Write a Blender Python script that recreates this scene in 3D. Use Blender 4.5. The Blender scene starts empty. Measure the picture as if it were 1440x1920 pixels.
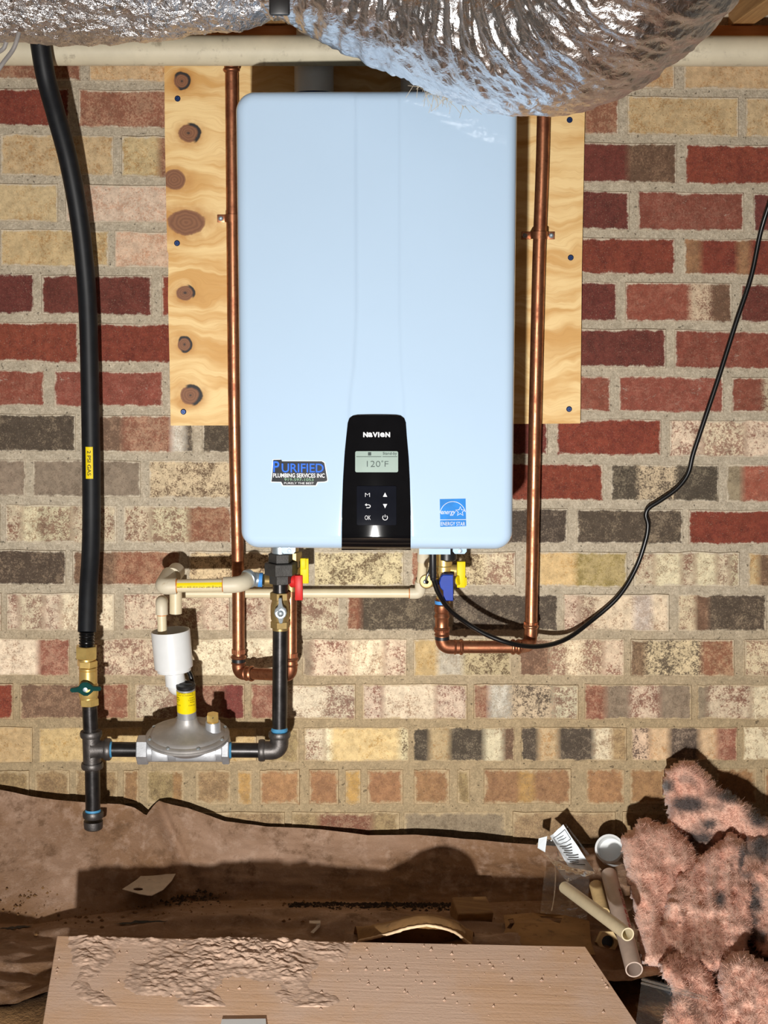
import bpy, bmesh, math, random
import numpy as np
from mathutils import Vector, Matrix, noise as mnoise
random.seed(7); RNG = np.random.default_rng(7)
scene = bpy.context.scene
COL = scene.collection
R = math.radians
# ------------------------------------------------------------------ camera
FPX = 3000.0; PITCH = R(8.5); CAM = Vector((0.0, -2.9, 1.14))
cd = bpy.data.cameras.new('camera'); cam = bpy.data.objects.new('camera', cd); COL.objects.link(cam)
cd.sensor_fit = 'VERTICAL'; cd.sensor_height = 24.0; cd.sensor_width = 18.0; cd.lens = FPX/1920*24.0
cd.clip_start = 0.05; cd.clip_end = 50
cam.location = CAM; cam.rotation_euler = (R(90)-PITCH, 0, 0); scene.camera = cam
# ------------------------------------------------------------------ world, lamp, exposure
w = bpy.data.worlds.new('world'); scene.world = w; w.use_nodes = True
w.node_tree.nodes['Background'].inputs[0].default_value = (1.0, 0.88, 0.74, 1)
w.node_tree.nodes['Background'].inputs[1].default_value = 0.075
def area_lamp(name, loc, target, power, size, color):
    l = bpy.data.lights.new(name, 'AREA'); l.shape = 'DISK'; l.size = size; l.spread = R(95); l.energy = power; l.color = color
    o = bpy.data.objects.new(name, l); COL.objects.link(o); o.location = loc
    o.rotation_euler = (Vector(target)-Vector(loc)).to_track_quat('-Z', 'Y').to_euler(); return o
area_lamp('work_lamp', (-0.25, -3.3, 0.27), (0.03, 0.0, 0.42), 33, 0.07, (1.0, 0.975, 0.935))
scene.view_settings.view_transform = 'Standard'; scene.view_settings.look = 'None'
scene.view_settings.exposure = 0.0; scene.view_settings.gamma = 1.0; scene.view_settings.use_curve_mapping = False
# ------------------------------------------------------------------ photo geometry helpers (pixel + real distance from the wall -> metres)
CP, SP = math.cos(PITCH), math.sin(PITCH)
def ray(px, py):
    u = (px-720)/FPX; v = (960-py)/FPX
    return u, CP+v*SP, -SP+v*CP
def at(px, py, d):
    x, y, z = ray(px, py); t = (2.9-d)/y
    return Vector((x*t, -2.9+y*t, 1.14+z*t))
def onz(px, py, h):
    x, y, z = ray(px, py); t = (h-1.14)/z
    return Vector((x*t, -2.9+y*t, h))
def pxm(px, py, d):                       # metres per pixel there
    x, y, z = ray(px, py); return (2.9-d)/y/FPX
def pts(l): return [at(*p) for p in l]
def sr(r, g, b):
    f = lambda c: (c/255/12.92) if c/255 <= 0.04045 else ((c/255+0.055)/1.055)**2.4
    return (f(r), f(g), f(b))
# ------------------------------------------------------------------ node helper
class G:
    def __init__(s, name):
        s.m = bpy.data.materials.new(name); s.m.use_nodes = True; s.t = s.m.node_tree
        s.b = s.t.nodes['Principled BSDF']; s.out = s.t.nodes['Material Output']
    def n(s, ty, **k):
        x = s.t.nodes.new(ty)
        for a, v in k.items(): setattr(x, a, v)
        return x
    def set(s, sock, v):
        if isinstance(v, bpy.types.NodeSocket): s.t.links.new(v, sock)
        elif isinstance(v, (tuple, list)) and len(v) == 3 and sock.type == 'RGBA': sock.default_value = (*v, 1)
        else: sock.default_value = v
    def m_(s, op, a, b=0.0, c=0.0, clamp=False):
        x = s.n('ShaderNodeMath', operation=op, use_clamp=clamp)
        s.set(x.inputs[0], a); s.set(x.inputs[1], b); s.set(x.inputs[2], c); return x.outputs[0]
    def mix(s, f, a, b, mode='MIX'):
        x = s.n('ShaderNodeMix', data_type='RGBA', blend_type=mode)
        s.set(x.inputs[0], f); s.set(x.inputs[6], a); s.set(x.inputs[7], b); return x.outputs[2]
    def ss(s, v, lo, hi, a=0.0, b=1.0):
        x = s.n('ShaderNodeMapRange', interpolation_type='SMOOTHSTEP')
        for i, q in enumerate((v, lo, hi, a, b)): s.set(x.inputs[i], q)
        return x.outputs[0]
    def co(s, kind='Object'): return s.n('ShaderNodeTexCoord').outputs[kind]
    def pos(s): return s.n('ShaderNodeNewGeometry').outputs['Position']
    def mapv(s, v, sc=(1, 1, 1), loc=(0, 0, 0), rot=(0, 0, 0)):
        x = s.n('ShaderNodeMapping'); s.set(x.inputs[0], v); x.inputs[1].default_value = loc; x.inputs[2].default_value = rot; x.inputs[3].default_value = sc
        return x.outputs[0]
    def noise(s, v, sc, det=3, ro=0.55, dist=0.0):
        x = s.n('ShaderNodeTexNoise'); s.set(x.inputs['Vector'], v); x.inputs['Scale'].default_value = sc
        x.inputs['Detail'].default_value = det; x.inputs['Roughness'].default_value = ro; x.inputs['Distortion'].default_value = dist
        return x.outputs[0]
    def vor(s, v, sc, feat='F1'):
        x = s.n('ShaderNodeTexVoronoi', feature=feat); s.set(x.inputs['Vector'], v); x.inputs['Scale'].default_value = sc
        return x.outputs[0]
    def bump(s, h, st=0.5, dist=0.002, nrm=None):
        x = s.n('ShaderNodeBump'); x.inputs['Strength'].default_value = st; x.inputs['Distance'].default_value = dist
        s.set(x.inputs['Height'], h)
        if nrm is not None: s.set(x.inputs['Normal'], nrm)
        return x.outputs[0]
    def fin(s, col=None, rough=None, metal=None, nrm=None, **k):
        b = s.b
        if col is not None: s.set(b.inputs['Base Color'], col)
        if rough is not None: s.set(b.inputs['Roughness'], rough)
        if metal is not None: s.set(b.inputs['Metallic'], metal)
        if nrm is not None: s.set(b.inputs['Normal'], nrm)
        for a, v in k.items(): s.set(b.inputs[a.replace('_', ' ')], v)
        return s.m
def simple(name, col, rough=0.5, metal=0.0, var=0.12, nsc=40, bump=0.0, bsc=200, rvar=0.0, dirt=None, dirt_amt=0.5, **k):
    g = G(name); p = g.pos()
    n1 = g.noise(p, nsc, 4, 0.6)
    dark = tuple(c*(1-var) for c in col); lite = tuple(min(1, c*(1+var)) for c in col)
    c = g.mix(g.ss(n1, 0.3, 0.7), dark, lite)
    if dirt:
        n2 = g.noise(p, nsc*2.3, 5, 0.65)
        c = g.mix(g.ss(n2, 0.62-0.25*dirt_amt, 0.80-0.1*dirt_amt, 0, 0.8), c, dirt)
    nr = g.bump(g.noise(p, bsc, 3, 0.6), bump, 0.001) if bump else None
    r = g.m_('ADD', rough, g.m_('MULTIPLY', g.m_('SUBTRACT', n1, 0.5), rvar)) if rvar else rough
    return g.fin(c, r, metal, nr, **k)
# ------------------------------------------------------------------ mesh / object helpers
WL = {}                                    # object name -> world origin
def link(o, parent, loc):
    COL.objects.link(o); WL[o.name] = Vector(loc)
    if parent: o.parent = parent; o.location = Vector(loc)-WL[parent.name]
    else: o.location = loc
def thing(name, loc, label, cat, group=None):
    o = bpy.data.objects.new(name, None); o.empty_display_size = 0.05; link(o, None, loc)
    return tag(o, label, cat, group)
def tag(o, label=None, cat=None, group=None, kind=None):
    for k, v in (('label', label), ('category', cat), ('group', group), ('kind', kind)):
        if v: o[k] = v
    return o
def obj(name, vf, mat, parent=None, smooth=True, label=None, kind=None, auto=40):
    vs, fs = vf; vs = np.array([tuple(v) for v in vs], dtype=float).reshape(-1, 3)
    mn, mx = vs.min(0), vs.max(0); o0 = np.array([(mn[0]+mx[0])/2, (mn[1]+mx[1])/2, mn[2]])
    me = bpy.data.meshes.new(name); me.from_pydata((vs-o0).tolist(), [], [tuple(f) for f in fs])
    me.validate(); me.update()
    bm = bmesh.new(); bm.from_mesh(me); bmesh.ops.recalc_face_normals(bm, faces=bm.faces); bm.to_mesh(me); bm.free()
    if smooth:
        me.shade_smooth()
        if auto: me.set_sharp_from_angle(angle=R(auto))
    mats = mat if isinstance(mat, list) else [mat]
    for m in mats: me.materials.append(m)
    o = bpy.data.objects.new(name, me); link(o, parent, Vector(o0))
    if label: o['label'] = label
    if kind: o['kind'] = kind
    return o
def join(*parts):
    V = []; F = []
    for vs, fs in parts:
        b = len(V); V += [tuple(v) for v in vs]; F += [tuple(i+b for i in f) for f in fs]
    return V, F
def frame(a):
    a = a.normalized(); h = Vector((0, 0, 1)) if abs(a.z) < 0.9 else Vector((0, 1, 0))
    u = a.cross(h).normalized(); return u, a.cross(u).normalized()
def lathe(p0, axis, prof, seg=28, rot=0.0, cap=True):
    """prof: [(radius, distance along axis)]"""
    p0 = Vector(p0); a = Vector(axis).normalized(); u, v = frame(a); V = []; F = []
    for r, t in prof:
        for i in range(seg):
            th = 2*math.pi*i/seg+rot; V.append(p0+a*t+(u*math.cos(th)+v*math.sin(th))*r)
    for k in range(len(prof)-1):
        for i in range(seg):
            j = (i+1) % seg; F.append((k*seg+i, k*seg+j, (k+1)*seg+j, (k+1)*seg+i))
    if cap: F.append(tuple(range(seg))[::-1]); F.append(tuple((len(prof)-1)*seg+i for i in range(seg)))
    return V, F
def cyl(p0, p1, r, seg=28, bev=0.0, rot=0.0, r1=None):
    p0, p1 = Vector(p0), Vector(p1); L = (p1-p0).length; r1 = r if r1 is None else r1
    pr = [(r-bev, 0), (r, bev), (r1, L-bev), (r1-bev, L)] if bev else [(r, 0), (r1, L)]
    return lathe(p0, p1-p0, pr, seg, rot)
def hexn(p0, p1, rf, bev=0.0012, rot=0.0): return cyl(p0, p1, rf*1.1547, 6, bev, rot)
def pipe_ring(p0, p1, ro, ri, seg=32):     # open hollow pipe
    p0, p1 = Vector(p0), Vector(p1); L = (p1-p0).length
    V, F = lathe(p0, p1-p0, [(ri, 0), (ro, 0), (ro, L), (ri, L)], seg, cap=False)
    for i in range(seg): j = (i+1) % seg; F.append((3*seg+i, 3*seg+j, j, i))
    return V, F
def fillet(P, r, n=8):
    P = [Vector(p) for p in P]; out = [P[0]]
    for i in range(1, len(P)-1):
        a, b, c = P[i-1], P[i], P[i+1]; d1, d2 = (a-b), (c-b)
        rr = min(r, d1.length*0.49, d2.length*0.49); s, e = b+d1.normalized()*rr, b+d2.normalized()*rr
        for k in range(n+1):
            t = k/n; out.append(s*(1-t)**2+b*2*t*(1-t)+e*t*t)
    return out+[P[-1]]
def spline(P, n=12):
    P = [Vector(p) for p in P]; Q = [P[0]*2-P[1]]+P+[P[-1]*2-P[-2]]; out = []
    for i in range(1, len(Q)-2):
        a, b, c, d = Q[i-1:i+3]
        for k in range(n):
            t = k/n
            out.append(0.5*((2*b)+(c-a)*t+(2*a-5*b+4*c-d)*t*t+(3*b-a-3*c+d)*t**3))
    return out+[P[-1]]
def tube(P, r, seg=16, cap=True, rf=None):
    P = [Vector(p) for p in P]; n = len(P); V = []; F = []; u = None
    for i in range(n):
        a = (P[min(i+1, n-1)]-P[max(i-1, 0)]).normalized()
        if u is None: u, v = frame(a)
        else: u = (u-a*u.dot(a)).normalized()
        v = a.cross(u); rr = r[i] if isinstance(r, (list, tuple)) else r
        for k in range(seg):
            th = 2*math.pi*k/seg; q = rf(i, k) if rf else 0.0
            V.append(P[i]+(u*math.cos(th)+v*math.sin(th))*(rr+q))
    for i in range(n-1):
        for k in range(seg):
            j = (k+1) % seg; F.append((i*seg+k, i*seg+j, (i+1)*seg+j, (i+1)*seg+k))
    if cap: F.append(tuple(range(seg))[::-1]); F.append(tuple((n-1)*seg+k for k in range(seg)))
    return V, F
def box(c, s, bev=0.0, rot=None):
    bm = bmesh.new(); bmesh.ops.create_cube(bm, size=1)
    for v in bm.verts: v.co = Vector((v.co.x*s[0], v.co.y*s[1], v.co.z*s[2]))
    if bev: bmesh.ops.bevel(bm, geom=bm.edges[:], offset=bev, segments=2, profile=0.5, affect='EDGES')
    M = rot.to_matrix() if rot else Matrix.Identity(3)
    bm.verts.index_update()
    V = [M @ v.co+Vector(c) for v in bm.verts]; F = [tuple(v.index for v in f.verts) for f in bm.faces]; bm.free(); return V, F
def prism(front, depth_vec, bev=0.0):      # polygon (3d points) pushed back along depth_vec
    P = [Vector(p) for p in front]; n = len(P); D = Vector(depth_vec)
    if not bev:
        V = P+[p+D for p in P]; F = [tuple(range(n))]+[tuple(range(n, 2*n))[::-1]]+[(i, n+i, n+(i+1) % n, (i+1) % n) for i in range(n)]
        return V, F
    c = sum(P, Vector())/n; k = D.normalized()*bev
    A = [p+(c-p).normalized()*bev for p in P]; B = [p+k for p in P]; E = [p+D for p in P]
    V = A+B+E; F = [tuple(range(n)), tuple(range(2*n, 3*n))[::-1]]
    for i in range(n):
        j = (i+1) % n; F += [(i, n+i, n+j, j), (n+i, 2*n+i, 2*n+j, n+j)]
    return V, F
def grid(fn, nu, nv):
    V = [fn(i/(nu-1), j/(nv-1)) for j in range(nv) for i in range(nu)]
    F = [(j*nu+i, j*nu+i+1, (j+1)*nu+i+1, (j+1)*nu+i) for j in range(nv-1) for i in range(nu-1)]
    return V, F
def text(s, size, org, xd=(1, 0, 0), yd=(0, 0, 1), bold=0.0, align='CENTER', width=None, ext=0.0003, shear=0.0):
    c = bpy.data.curves.new('txt', 'FONT'); c.body = s; c.size = size; c.align_x = align; c.align_y = 'CENTER'
    c.extrude = ext; c.offset = bold; c.resolution_u = 3; c.shear = shear
    o = bpy.data.objects.new('txt', c); COL.objects.link(o)
    dg = bpy.context.evaluated_depsgraph_get(); me = bpy.data.meshes.new_from_object(o.evaluated_get(dg))
    V = [v.co.copy() for v in me.vertices]; F = [tuple(p.vertices) for p in me.polygons]
    COL.objects.unlink(o); bpy.data.objects.remove(o); bpy.data.curves.remove(c); bpy.data.meshes.remove(me)
    xs = [v.x for v in V]; ys = [v.y for v in V]
    sx = width/(max(xs)-min(xs)) if width else 1.0
    cy = (max(ys)+min(ys))/2; cx = (max(xs)+min(xs))/2 if align == 'CENTER' else 0
    xd = Vector(xd); yd = Vector(yd); zd = xd.cross(yd); org = Vector(org)
    return [org+xd*((v.x-cx)*sx)+yd*(v.y-cy)+zd*v.z for v in V], F
def setcol(o, name, arr, domain='CORNER'):
    a = o.data.color_attributes.new(name, 'FLOAT_COLOR', domain)
    a.data.foreach_set('color', np.asarray(arr, dtype=np.float32).ravel())
def fbm(x, y, z, oct=4, gain=0.5):
    s = 0; a = 1; f = 1
    for _ in range(oct): s += a*mnoise.noise(Vector((x*f, y*f, z*f))); a *= gain; f *= 2.03
    return s
def ridged(x, y, z, oct=3):
    s = 0; a = 1; f = 1
    for _ in range(oct): s += a*(1-2*abs(mnoise.noise(Vector((x*f, y*f, z*f))))); a *= 0.5; f *= 2.1
    return s
# ------------------------------------------------------------------ materials
def m_brick():
    g = G('brick_clay'); p0 = g.pos(); p = p0; oi = g.n('ShaderNodeObjectInfo').outputs['Random']
    off = g.n('ShaderNodeVectorMath', operation='ADD'); cmb = g.n('ShaderNodeCombineXYZ'); g.set(cmb.inputs[1], g.m_('MULTIPLY', oi, 37.0))
    g.set(off.inputs[0], p); g.set(off.inputs[1], cmb.outputs[0]); p = off.outputs[0]
    a = g.n('ShaderNodeAttribute', attribute_name='ca'); b = g.n('ShaderNodeAttribute', attribute_name='cb'); e = g.n('ShaderNodeAttribute', attribute_name='ed')
    big = g.noise(p, 24, 3, 0.6); fine = g.noise(p, 330, 4, 0.75); mid = g.noise(p, 95, 6, 0.75)
    sp = g.m_('ADD', g.m_('MULTIPLY', fine, 0.55), g.m_('MULTIPLY', mid, 0.45))
    sp = g.m_('ADD', sp, g.m_('MULTIPLY', g.m_('SUBTRACT', big, 0.5), 0.30))
    th = g.m_('SUBTRACT', 0.70, g.m_('MULTIPLY', a.outputs['Alpha'], 0.42))
    msk = g.ss(sp, g.m_('SUBTRACT', th, 0.06), g.m_('ADD', th, 0.06))
    c = g.mix(msk, a.outputs['Color'], b.outputs['Color'])
    c = g.mix(1.0, c, g.mix(g.ss(g.noise(p, 75, 6, 0.75), 0.3, 0.7), (0.74, 0.74, 0.74), (1.16, 1.16, 1.16)), 'MULTIPLY')
    c = g.mix(g.ss(g.noise(p, 520, 3, 0.6), 0.60, 0.70, 0, 0.35), c, sr(196, 176, 150))
    c = g.mix(g.ss(g.noise(p, 430, 5, 0.8), 0.56, 0.66, 0, 0.42), c, sr(106, 80, 60))
    wn = g.noise(g.mapv(p, (1, 1, 1.6)), 40, 7, 0.78, 0.4)       # lime bloom and paint smears
    wt = g.m_('SUBTRACT', 0.78, g.m_('MULTIPLY', b.outputs['Alpha'], 0.34))
    wm = g.ss(wn, wt, g.m_('ADD', wt, 0.08), 0, 0.62)
    c = g.mix(wm, c, sr(186, 174, 158))
    pit = g.ss(g.noise(p, 300, 2, 0.5), 0.67, 0.73)
    c = g.mix(g.m_('MULTIPLY', pit, 0.5), c, sr(58, 42, 32))
    # mortar smeared over the arrises
    sx = g.n('ShaderNodeSeparateXYZ'); g.set(sx.inputs[0], e.outputs['Color'])
    ed = g.m_('MINIMUM', g.m_('MINIMUM', sx.outputs[0], sx.outputs[1]), g.m_('MINIMUM', sx.outputs[2], e.outputs['Alpha']))
    rag = g.m_('ADD', g.m_('MULTIPLY', g.noise(p, 60, 5, 0.7), 0.016), g.m_('MULTIPLY', g.noise(p, 260, 3, 0.7), 0.005))
    mm = g.ss(g.m_('SUBTRACT', ed, rag), -0.0108, -0.0062, 0.9, 0.0)
    z = g.n('ShaderNodeSeparateXYZ'); g.set(z.inputs[0], p0)
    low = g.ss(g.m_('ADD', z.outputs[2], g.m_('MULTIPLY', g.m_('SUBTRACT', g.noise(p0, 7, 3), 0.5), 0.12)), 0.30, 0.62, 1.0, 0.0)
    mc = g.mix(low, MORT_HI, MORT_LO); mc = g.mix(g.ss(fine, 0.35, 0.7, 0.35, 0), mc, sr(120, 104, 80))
    c = g.mix(mm, c, mc)
    h = g.m_('SUBTRACT', g.m_('ADD', g.noise(p, 90, 5, 0.7), g.m_('MULTIPLY', fine, 0.6)), pit)
    return g.fin(c, 0.92, 0, g.bump(g.m_('ADD', h, g.m_('MULTIPLY', mm, 0.7)), 0.55, 0.0025), Specular_IOR_Level=0.25)
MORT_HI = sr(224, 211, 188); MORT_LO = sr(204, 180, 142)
def m_mortar():
    g = G('mortar'); p = g.pos()
    n = g.noise(p, 55, 5, 0.7); f = g.noise(p, 320, 4, 0.7)
    z = g.n('ShaderNodeSeparateXYZ'); g.set(z.inputs[0], p)
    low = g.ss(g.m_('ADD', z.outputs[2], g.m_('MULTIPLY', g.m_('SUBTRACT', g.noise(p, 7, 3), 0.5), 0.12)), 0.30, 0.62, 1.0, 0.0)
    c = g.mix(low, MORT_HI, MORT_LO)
    c = g.mix(1.0, c, g.mix(g.ss(n, 0.3, 0.7), (0.80, 0.80, 0.80), (1.1, 1.1, 1.1)), 'MULTIPLY')
    c = g.mix(g.ss(f, 0.35, 0.75, 0.5, 0), c, sr(128, 112, 88))
    pit = g.ss(g.noise(p, 150, 2), 0.68, 0.74)
    c = g.mix(g.m_('MULTIPLY', pit, 0.6), c, sr(70, 58, 46))
    return g.fin(c, 0.95, 0, g.bump(g.m_('SUBTRACT', g.m_('ADD', f, g.m_('MULTIPLY', n, 1.5)), pit), 0.8, 0.004), Specular_IOR_Level=0.2)
def m_wood(name, lo, hi, axis='X', sc=1.0, rough=0.7):
    g = G(name); p = g.pos(); s = {'X': (3, 60, 60), 'Y': (60, 3, 60), 'Z': (60, 60, 3)}[axis]
    q = g.mapv(p, tuple(v*sc for v in s))
    n = g.noise(q, 1.0, 5, 0.65, 1.2); n2 = g.noise(g.mapv(p, tuple(v*sc*4 for v in s)), 1.0, 3, 0.6)
    c = g.mix(g.ss(g.m_('ADD', g.m_('MULTIPLY', n, 0.7), g.m_('MULTIPLY', n2, 0.3)), 0.3, 0.7), lo, hi)
    return g.fin(c, rough, 0, g.bump(n2, 0.3, 0.001))
def m_plywood():
    """pine face veneer: grain bending round the knots, brown knots with rings and dark bark edges"""
    g = G('pine_plywood'); p = g.pos(); s = g.n('ShaderNodeSeparateXYZ'); g.set(s.inputs[0], p); X, Z = s.outputs[0], s.outputs[2]
    K = [(341, 152, 15, 15, 1.0), (354, 250, 20, 17, 0.35), (327, 337, 22, 19, 0.0), (350, 417, 36, 24, 0.0), (347, 549, 17, 14, 0.1), (346, 646, 13, 14, 1.0), (357, 741, 20, 18, 0.6)]
    warp = g.m_('MULTIPLY', g.m_('SUBTRACT', g.noise(p, 9, 3), 0.5), 0.09)
    wob = g.m_('MULTIPLY', g.m_('SUBTRACT', g.noise(p, 70, 3), 0.5), 0.35)
    gz = g.m_('ADD', Z, warp); cols = None; halo = None; bark = None; rings = None; inner = None
    for px, py, rx, ry, bk in K:
        c = at(px, py, 0.018); mx = pxm(px, py, 0.018)
        dx = g.m_('DIVIDE', g.m_('SUBTRACT', X, c.x), rx*mx); dz = g.m_('DIVIDE', g.m_('SUBTRACT', Z, c.z), ry*mx)
        r2 = g.m_('ADD', g.m_('MULTIPLY', dx, dx), g.m_('MULTIPLY', dz, dz)); r = g.m_('ADD', g.m_('SQRT', r2), wob)
        k = g.ss(r, 0.9, 1.04, 1, 0); h = g.ss(r, 0.9, 2.6, 1, 0)
        rg = g.m_('MULTIPLY', k, g.m_('ADD', 0.5, g.m_('MULTIPLY', 0.5, g.m_('SINE', g.m_('MULTIPLY', r, 26.0)))))
        inn = k if inner is None else g.m_('MAXIMUM', inner, k); inner = inn
        halo = h if halo is None else g.m_('MAXIMUM', halo, h)
        rings = rg if rings is None else g.m_('MAXIMUM', rings, rg)
        if bk > 0:
            bb = g.m_('MULTIPLY', g.ss(g.m_('ABSOLUTE', g.m_('SUBTRACT', r, 0.98)), 0.08, 0.24, 1, 0), g.ss(g.m_('ADD', dx, g.m_('MULTIPLY', dz, 0.3)), 0.6-1.5*bk, 1.0-1.5*bk))
            ctr = g.ss(r, 0.08, 0.26, 0.8, 0)
            bb = g.m_('MAXIMUM', bb, ctr); bark = bb if bark is None else g.m_('MAXIMUM', bark, bb)
        # grain is pushed aside by the knot
        push = g.m_('MULTIPLY', g.m_('MULTIPLY', dz, g.m_('POWER', 2.718, g.m_('MULTIPLY', r2, -0.28))), -0.020)
        gz = g.m_('ADD', gz, push)
    cv = g.n('ShaderNodeCombineXYZ'); g.set(cv.inputs[0], g.m_('MULTIPLY', X, 0.16)); g.set(cv.inputs[2], gz)
    late = g.noise(cv.outputs[0], 30, 3, 0.55, 0.4)
    fine = g.noise(g.mapv(cv.outputs[0], (70, 1, 330)), 1.0, 4, 0.65)
    c = g.mix(g.ss(late, 0.36, 0.66), sr(246, 214, 152), sr(216, 166, 94))
    c = g.mix(g.ss(fine, 0.45, 0.75, 0, 0.32), c, sr(190, 138, 72))
    c = g.mix(g.m_('MULTIPLY', g.m_('MULTIPLY', halo, halo), g.ss(g.noise(p, 30, 3), 0.3, 0.65, 0.15, 0.75)), c, sr(186, 124, 48))
    kc = g.mix(rings, sr(140, 92, 58), sr(122, 76, 46)); c = g.mix(inner, c, kc); c = g.mix(bark, c, sr(28, 20, 17))
    return g.fin(c, 0.62, 0, g.bump(g.m_('ADD', fine, late), 0.25, 0.0012))
def m_copper():
    g = G('copper'); p = g.pos(); n = g.noise(p, 30, 5, 0.65); f = g.noise(p, 160, 4, 0.7)
    c = g.mix(g.ss(n, 0.35, 0.7), sr(188, 128, 94), sr(138, 86, 62)); c = g.mix(g.ss(f, 0.5, 0.75, 0, 0.6), c, sr(96, 60, 44))
    return g.fin(c, g.ss(n, 0.3, 0.7, 0.30, 0.50), 0.9, g.bump(f, 0.06, 0.0005))
def m_foil(st=0.70, ro=0.31):
    g = G('foil_film'); p = g.pos()
    v = g.n('ShaderNodeTexVoronoi', feature='F1'); g.set(v.inputs['Vector'], g.mapv(p, (1, 1, 1))); v.inputs['Scale'].default_value = 95
    v.inputs['Randomness'].default_value = 1.0
    n = g.noise(p, 60, 4, 0.6, 1.0)
    h = g.m_('ADD', g.m_('MULTIPLY', v.outputs[0], 0.6), g.m_('MULTIPLY', g.m_('ABSOLUTE', g.m_('SUBTRACT', n, 0.5)), 2.2))
    c = g.mix(g.ss(g.noise(p, 12, 3), 0.35, 0.65), (0.95, 0.95, 0.97), (0.84, 0.84, 0.87))
    return g.fin(c, ro, 1.0, g.bump(h, st, 0.008))
def m_dirtsheet():
    g = G('dusty_vapor_barrier'); p = g.pos(); a = g.noise(p, 5, 5, 0.6); b = g.noise(p, 40, 6, 0.7); f = g.noise(p, 300, 4, 0.7)
    c = g.mix(g.ss(a, 0.35, 0.65), sr(158, 128, 106), sr(126, 92, 62)); c = g.mix(g.ss(b, 0.45, 0.70, 0, 0.55), c, sr(186, 158, 138)); c = g.mix(g.ss(g.noise(p, 16, 6, 0.75), 0.50, 0.66, 0, 0.75), c, sr(98, 70, 46))
    s = g.n('ShaderNodeSeparateXYZ'); g.set(s.inputs[0], p)
    dirt = g.m_('MULTIPLY', g.ss(g.m_('ADD', s.outputs[2], g.m_('MULTIPLY', g.m_('SUBTRACT', b, 0.5), 0.05)), 0.0, 0.05, 1, 0.0), 0.75)
    c = g.mix(dirt, c, sr(128, 92, 54)); c = g.mix(g.ss(f, 0.6, 0.8, 0, 0.5), c, sr(86, 62, 44))
    return g.fin(c, 0.85, 0, g.bump(g.m_('ADD', b, g.m_('MULTIPLY', f, 0.5)), 0.5, 0.003))
def m_soil():
    g = G('crawl_space_soil'); p = g.pos(); a = g.noise(p, 9, 6, 0.65); f = g.noise(p, 130, 5, 0.7)
    c = g.mix(g.ss(a, 0.35, 0.65), sr(120, 84, 46), sr(150, 112, 70)); c = g.mix(g.ss(f, 0.5, 0.75, 0, 0.6), c, sr(80, 54, 30))
    return g.fin(c, 0.95, 0, g.bump(g.m_('ADD', a, f), 0.7, 0.01))
def m_fiberglass():
    g = G('pink_fiberglass'); p = g.pos(); n = g.noise(p, 14, 4, 0.6); f = g.noise(g.mapv(p, (60, 60, 200)), 1.0, 5, 0.7, 2.0)
    c = g.mix(g.ss(n, 0.3, 0.7), sr(224, 168, 144), sr(238, 196, 174)); c = g.mix(g.ss(f, 0.45, 0.8, 0, 0.35), c, sr(200, 128, 106))
    at_ = g.n('ShaderNodeAttribute', attribute_name='soot'); c = g.mix(g.m_('MULTIPLY', at_.outputs['Fac'], 0.95), c, sr(58, 54, 54))
    return g.fin(c, 0.95, 0, g.bump(f, 0.5, 0.004), Sheen_Weight=0.3)
def m_clear(name='clear_plastic_film', tint=(0.95, 0.93, 0.9), haze=0.05, gl=0.22):
    g = G(name); t = g.n('ShaderNodeBsdfTransparent'); t.inputs[0].default_value = (*tint, 1)
    gs = g.n('ShaderNodeBsdfGlossy'); gs.inputs['Roughness'].default_value = 0.06; gs.inputs[0].default_value = (1, 1, 1, 1)
    nb = g.bump(g.noise(g.pos(), 40, 2, 0.5, 1.0), 0.3, 0.003); g.set(gs.inputs['Normal'], nb)
    df = g.n('ShaderNodeBsdfDiffuse'); df.inputs[0].default_value = (0.8, 0.78, 0.75, 1)
    lw = g.n('ShaderNodeLayerWeight'); lw.inputs[0].default_value = 0.35; g.set(lw.inputs['Normal'], nb)
    m1 = g.n('ShaderNodeMixShader'); g.set(m1.inputs[0], haze); g.set(m1.inputs[1], t.outputs[0]); g.set(m1.inputs[2], df.outputs[0])
    m2 = g.n('ShaderNodeMixShader'); g.set(m2.inputs[0], g.m_('MULTIPLY', lw.outputs['Fresnel'], gl*2)); g.set(m2.inputs[1], m1.outputs[0]); g.set(m2.inputs[2], gs.outputs[0])
    g.t.links.new(m2.outputs[0], g.out.inputs[0]); return g.m
def m_boardply():
    g = G('dusty_plywood'); p = g.pos(); n = g.noise(g.mapv(p, (4, 90, 90)), 1.0, 5, 0.65, 0.8); a = g.noise(p, 6, 5, 0.6); f = g.noise(p, 200, 4, 0.7)
    c = g.mix(g.ss(n, 0.3, 0.7), sr(230, 192, 160), sr(222, 182, 146)); c = g.mix(g.ss(a, 0.38, 0.62, 0, 0.85), c, sr(228, 198, 176)); c = g.mix(g.ss(f, 0.6, 0.8, 0, 0.3), c, sr(140, 104, 80))
    return g.fin(c, 0.85, 0, g.bump(g.m_('ADD', n, g.m_('MULTIPLY', f, 0.6)), 0.4, 0.002))
M = {}
M['brick'] = m_brick(); M['mortar'] = m_mortar(); M['ply'] = m_plywood(); M['copper'] = m_copper(); M['foil'] = m_foil(); M['foil2'] = m_foil(0.26, 0.28)
M['sheet'] = m_dirtsheet(); M['soil'] = m_soil(); M['pink'] = m_fiberglass(); M['clear'] = m_clear(); M['board'] = m_boardply()
M['sill'] = m_wood('sill_lumber', sr(186, 116, 62), sr(216, 146, 88)); M['joist'] = m_wood('joist_lumber', sr(164, 122, 74), sr(206, 164, 108), 'Y'); M['rim'] = m_wood('rim_lumber', sr(150, 108, 62), sr(188, 146, 92))
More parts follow.
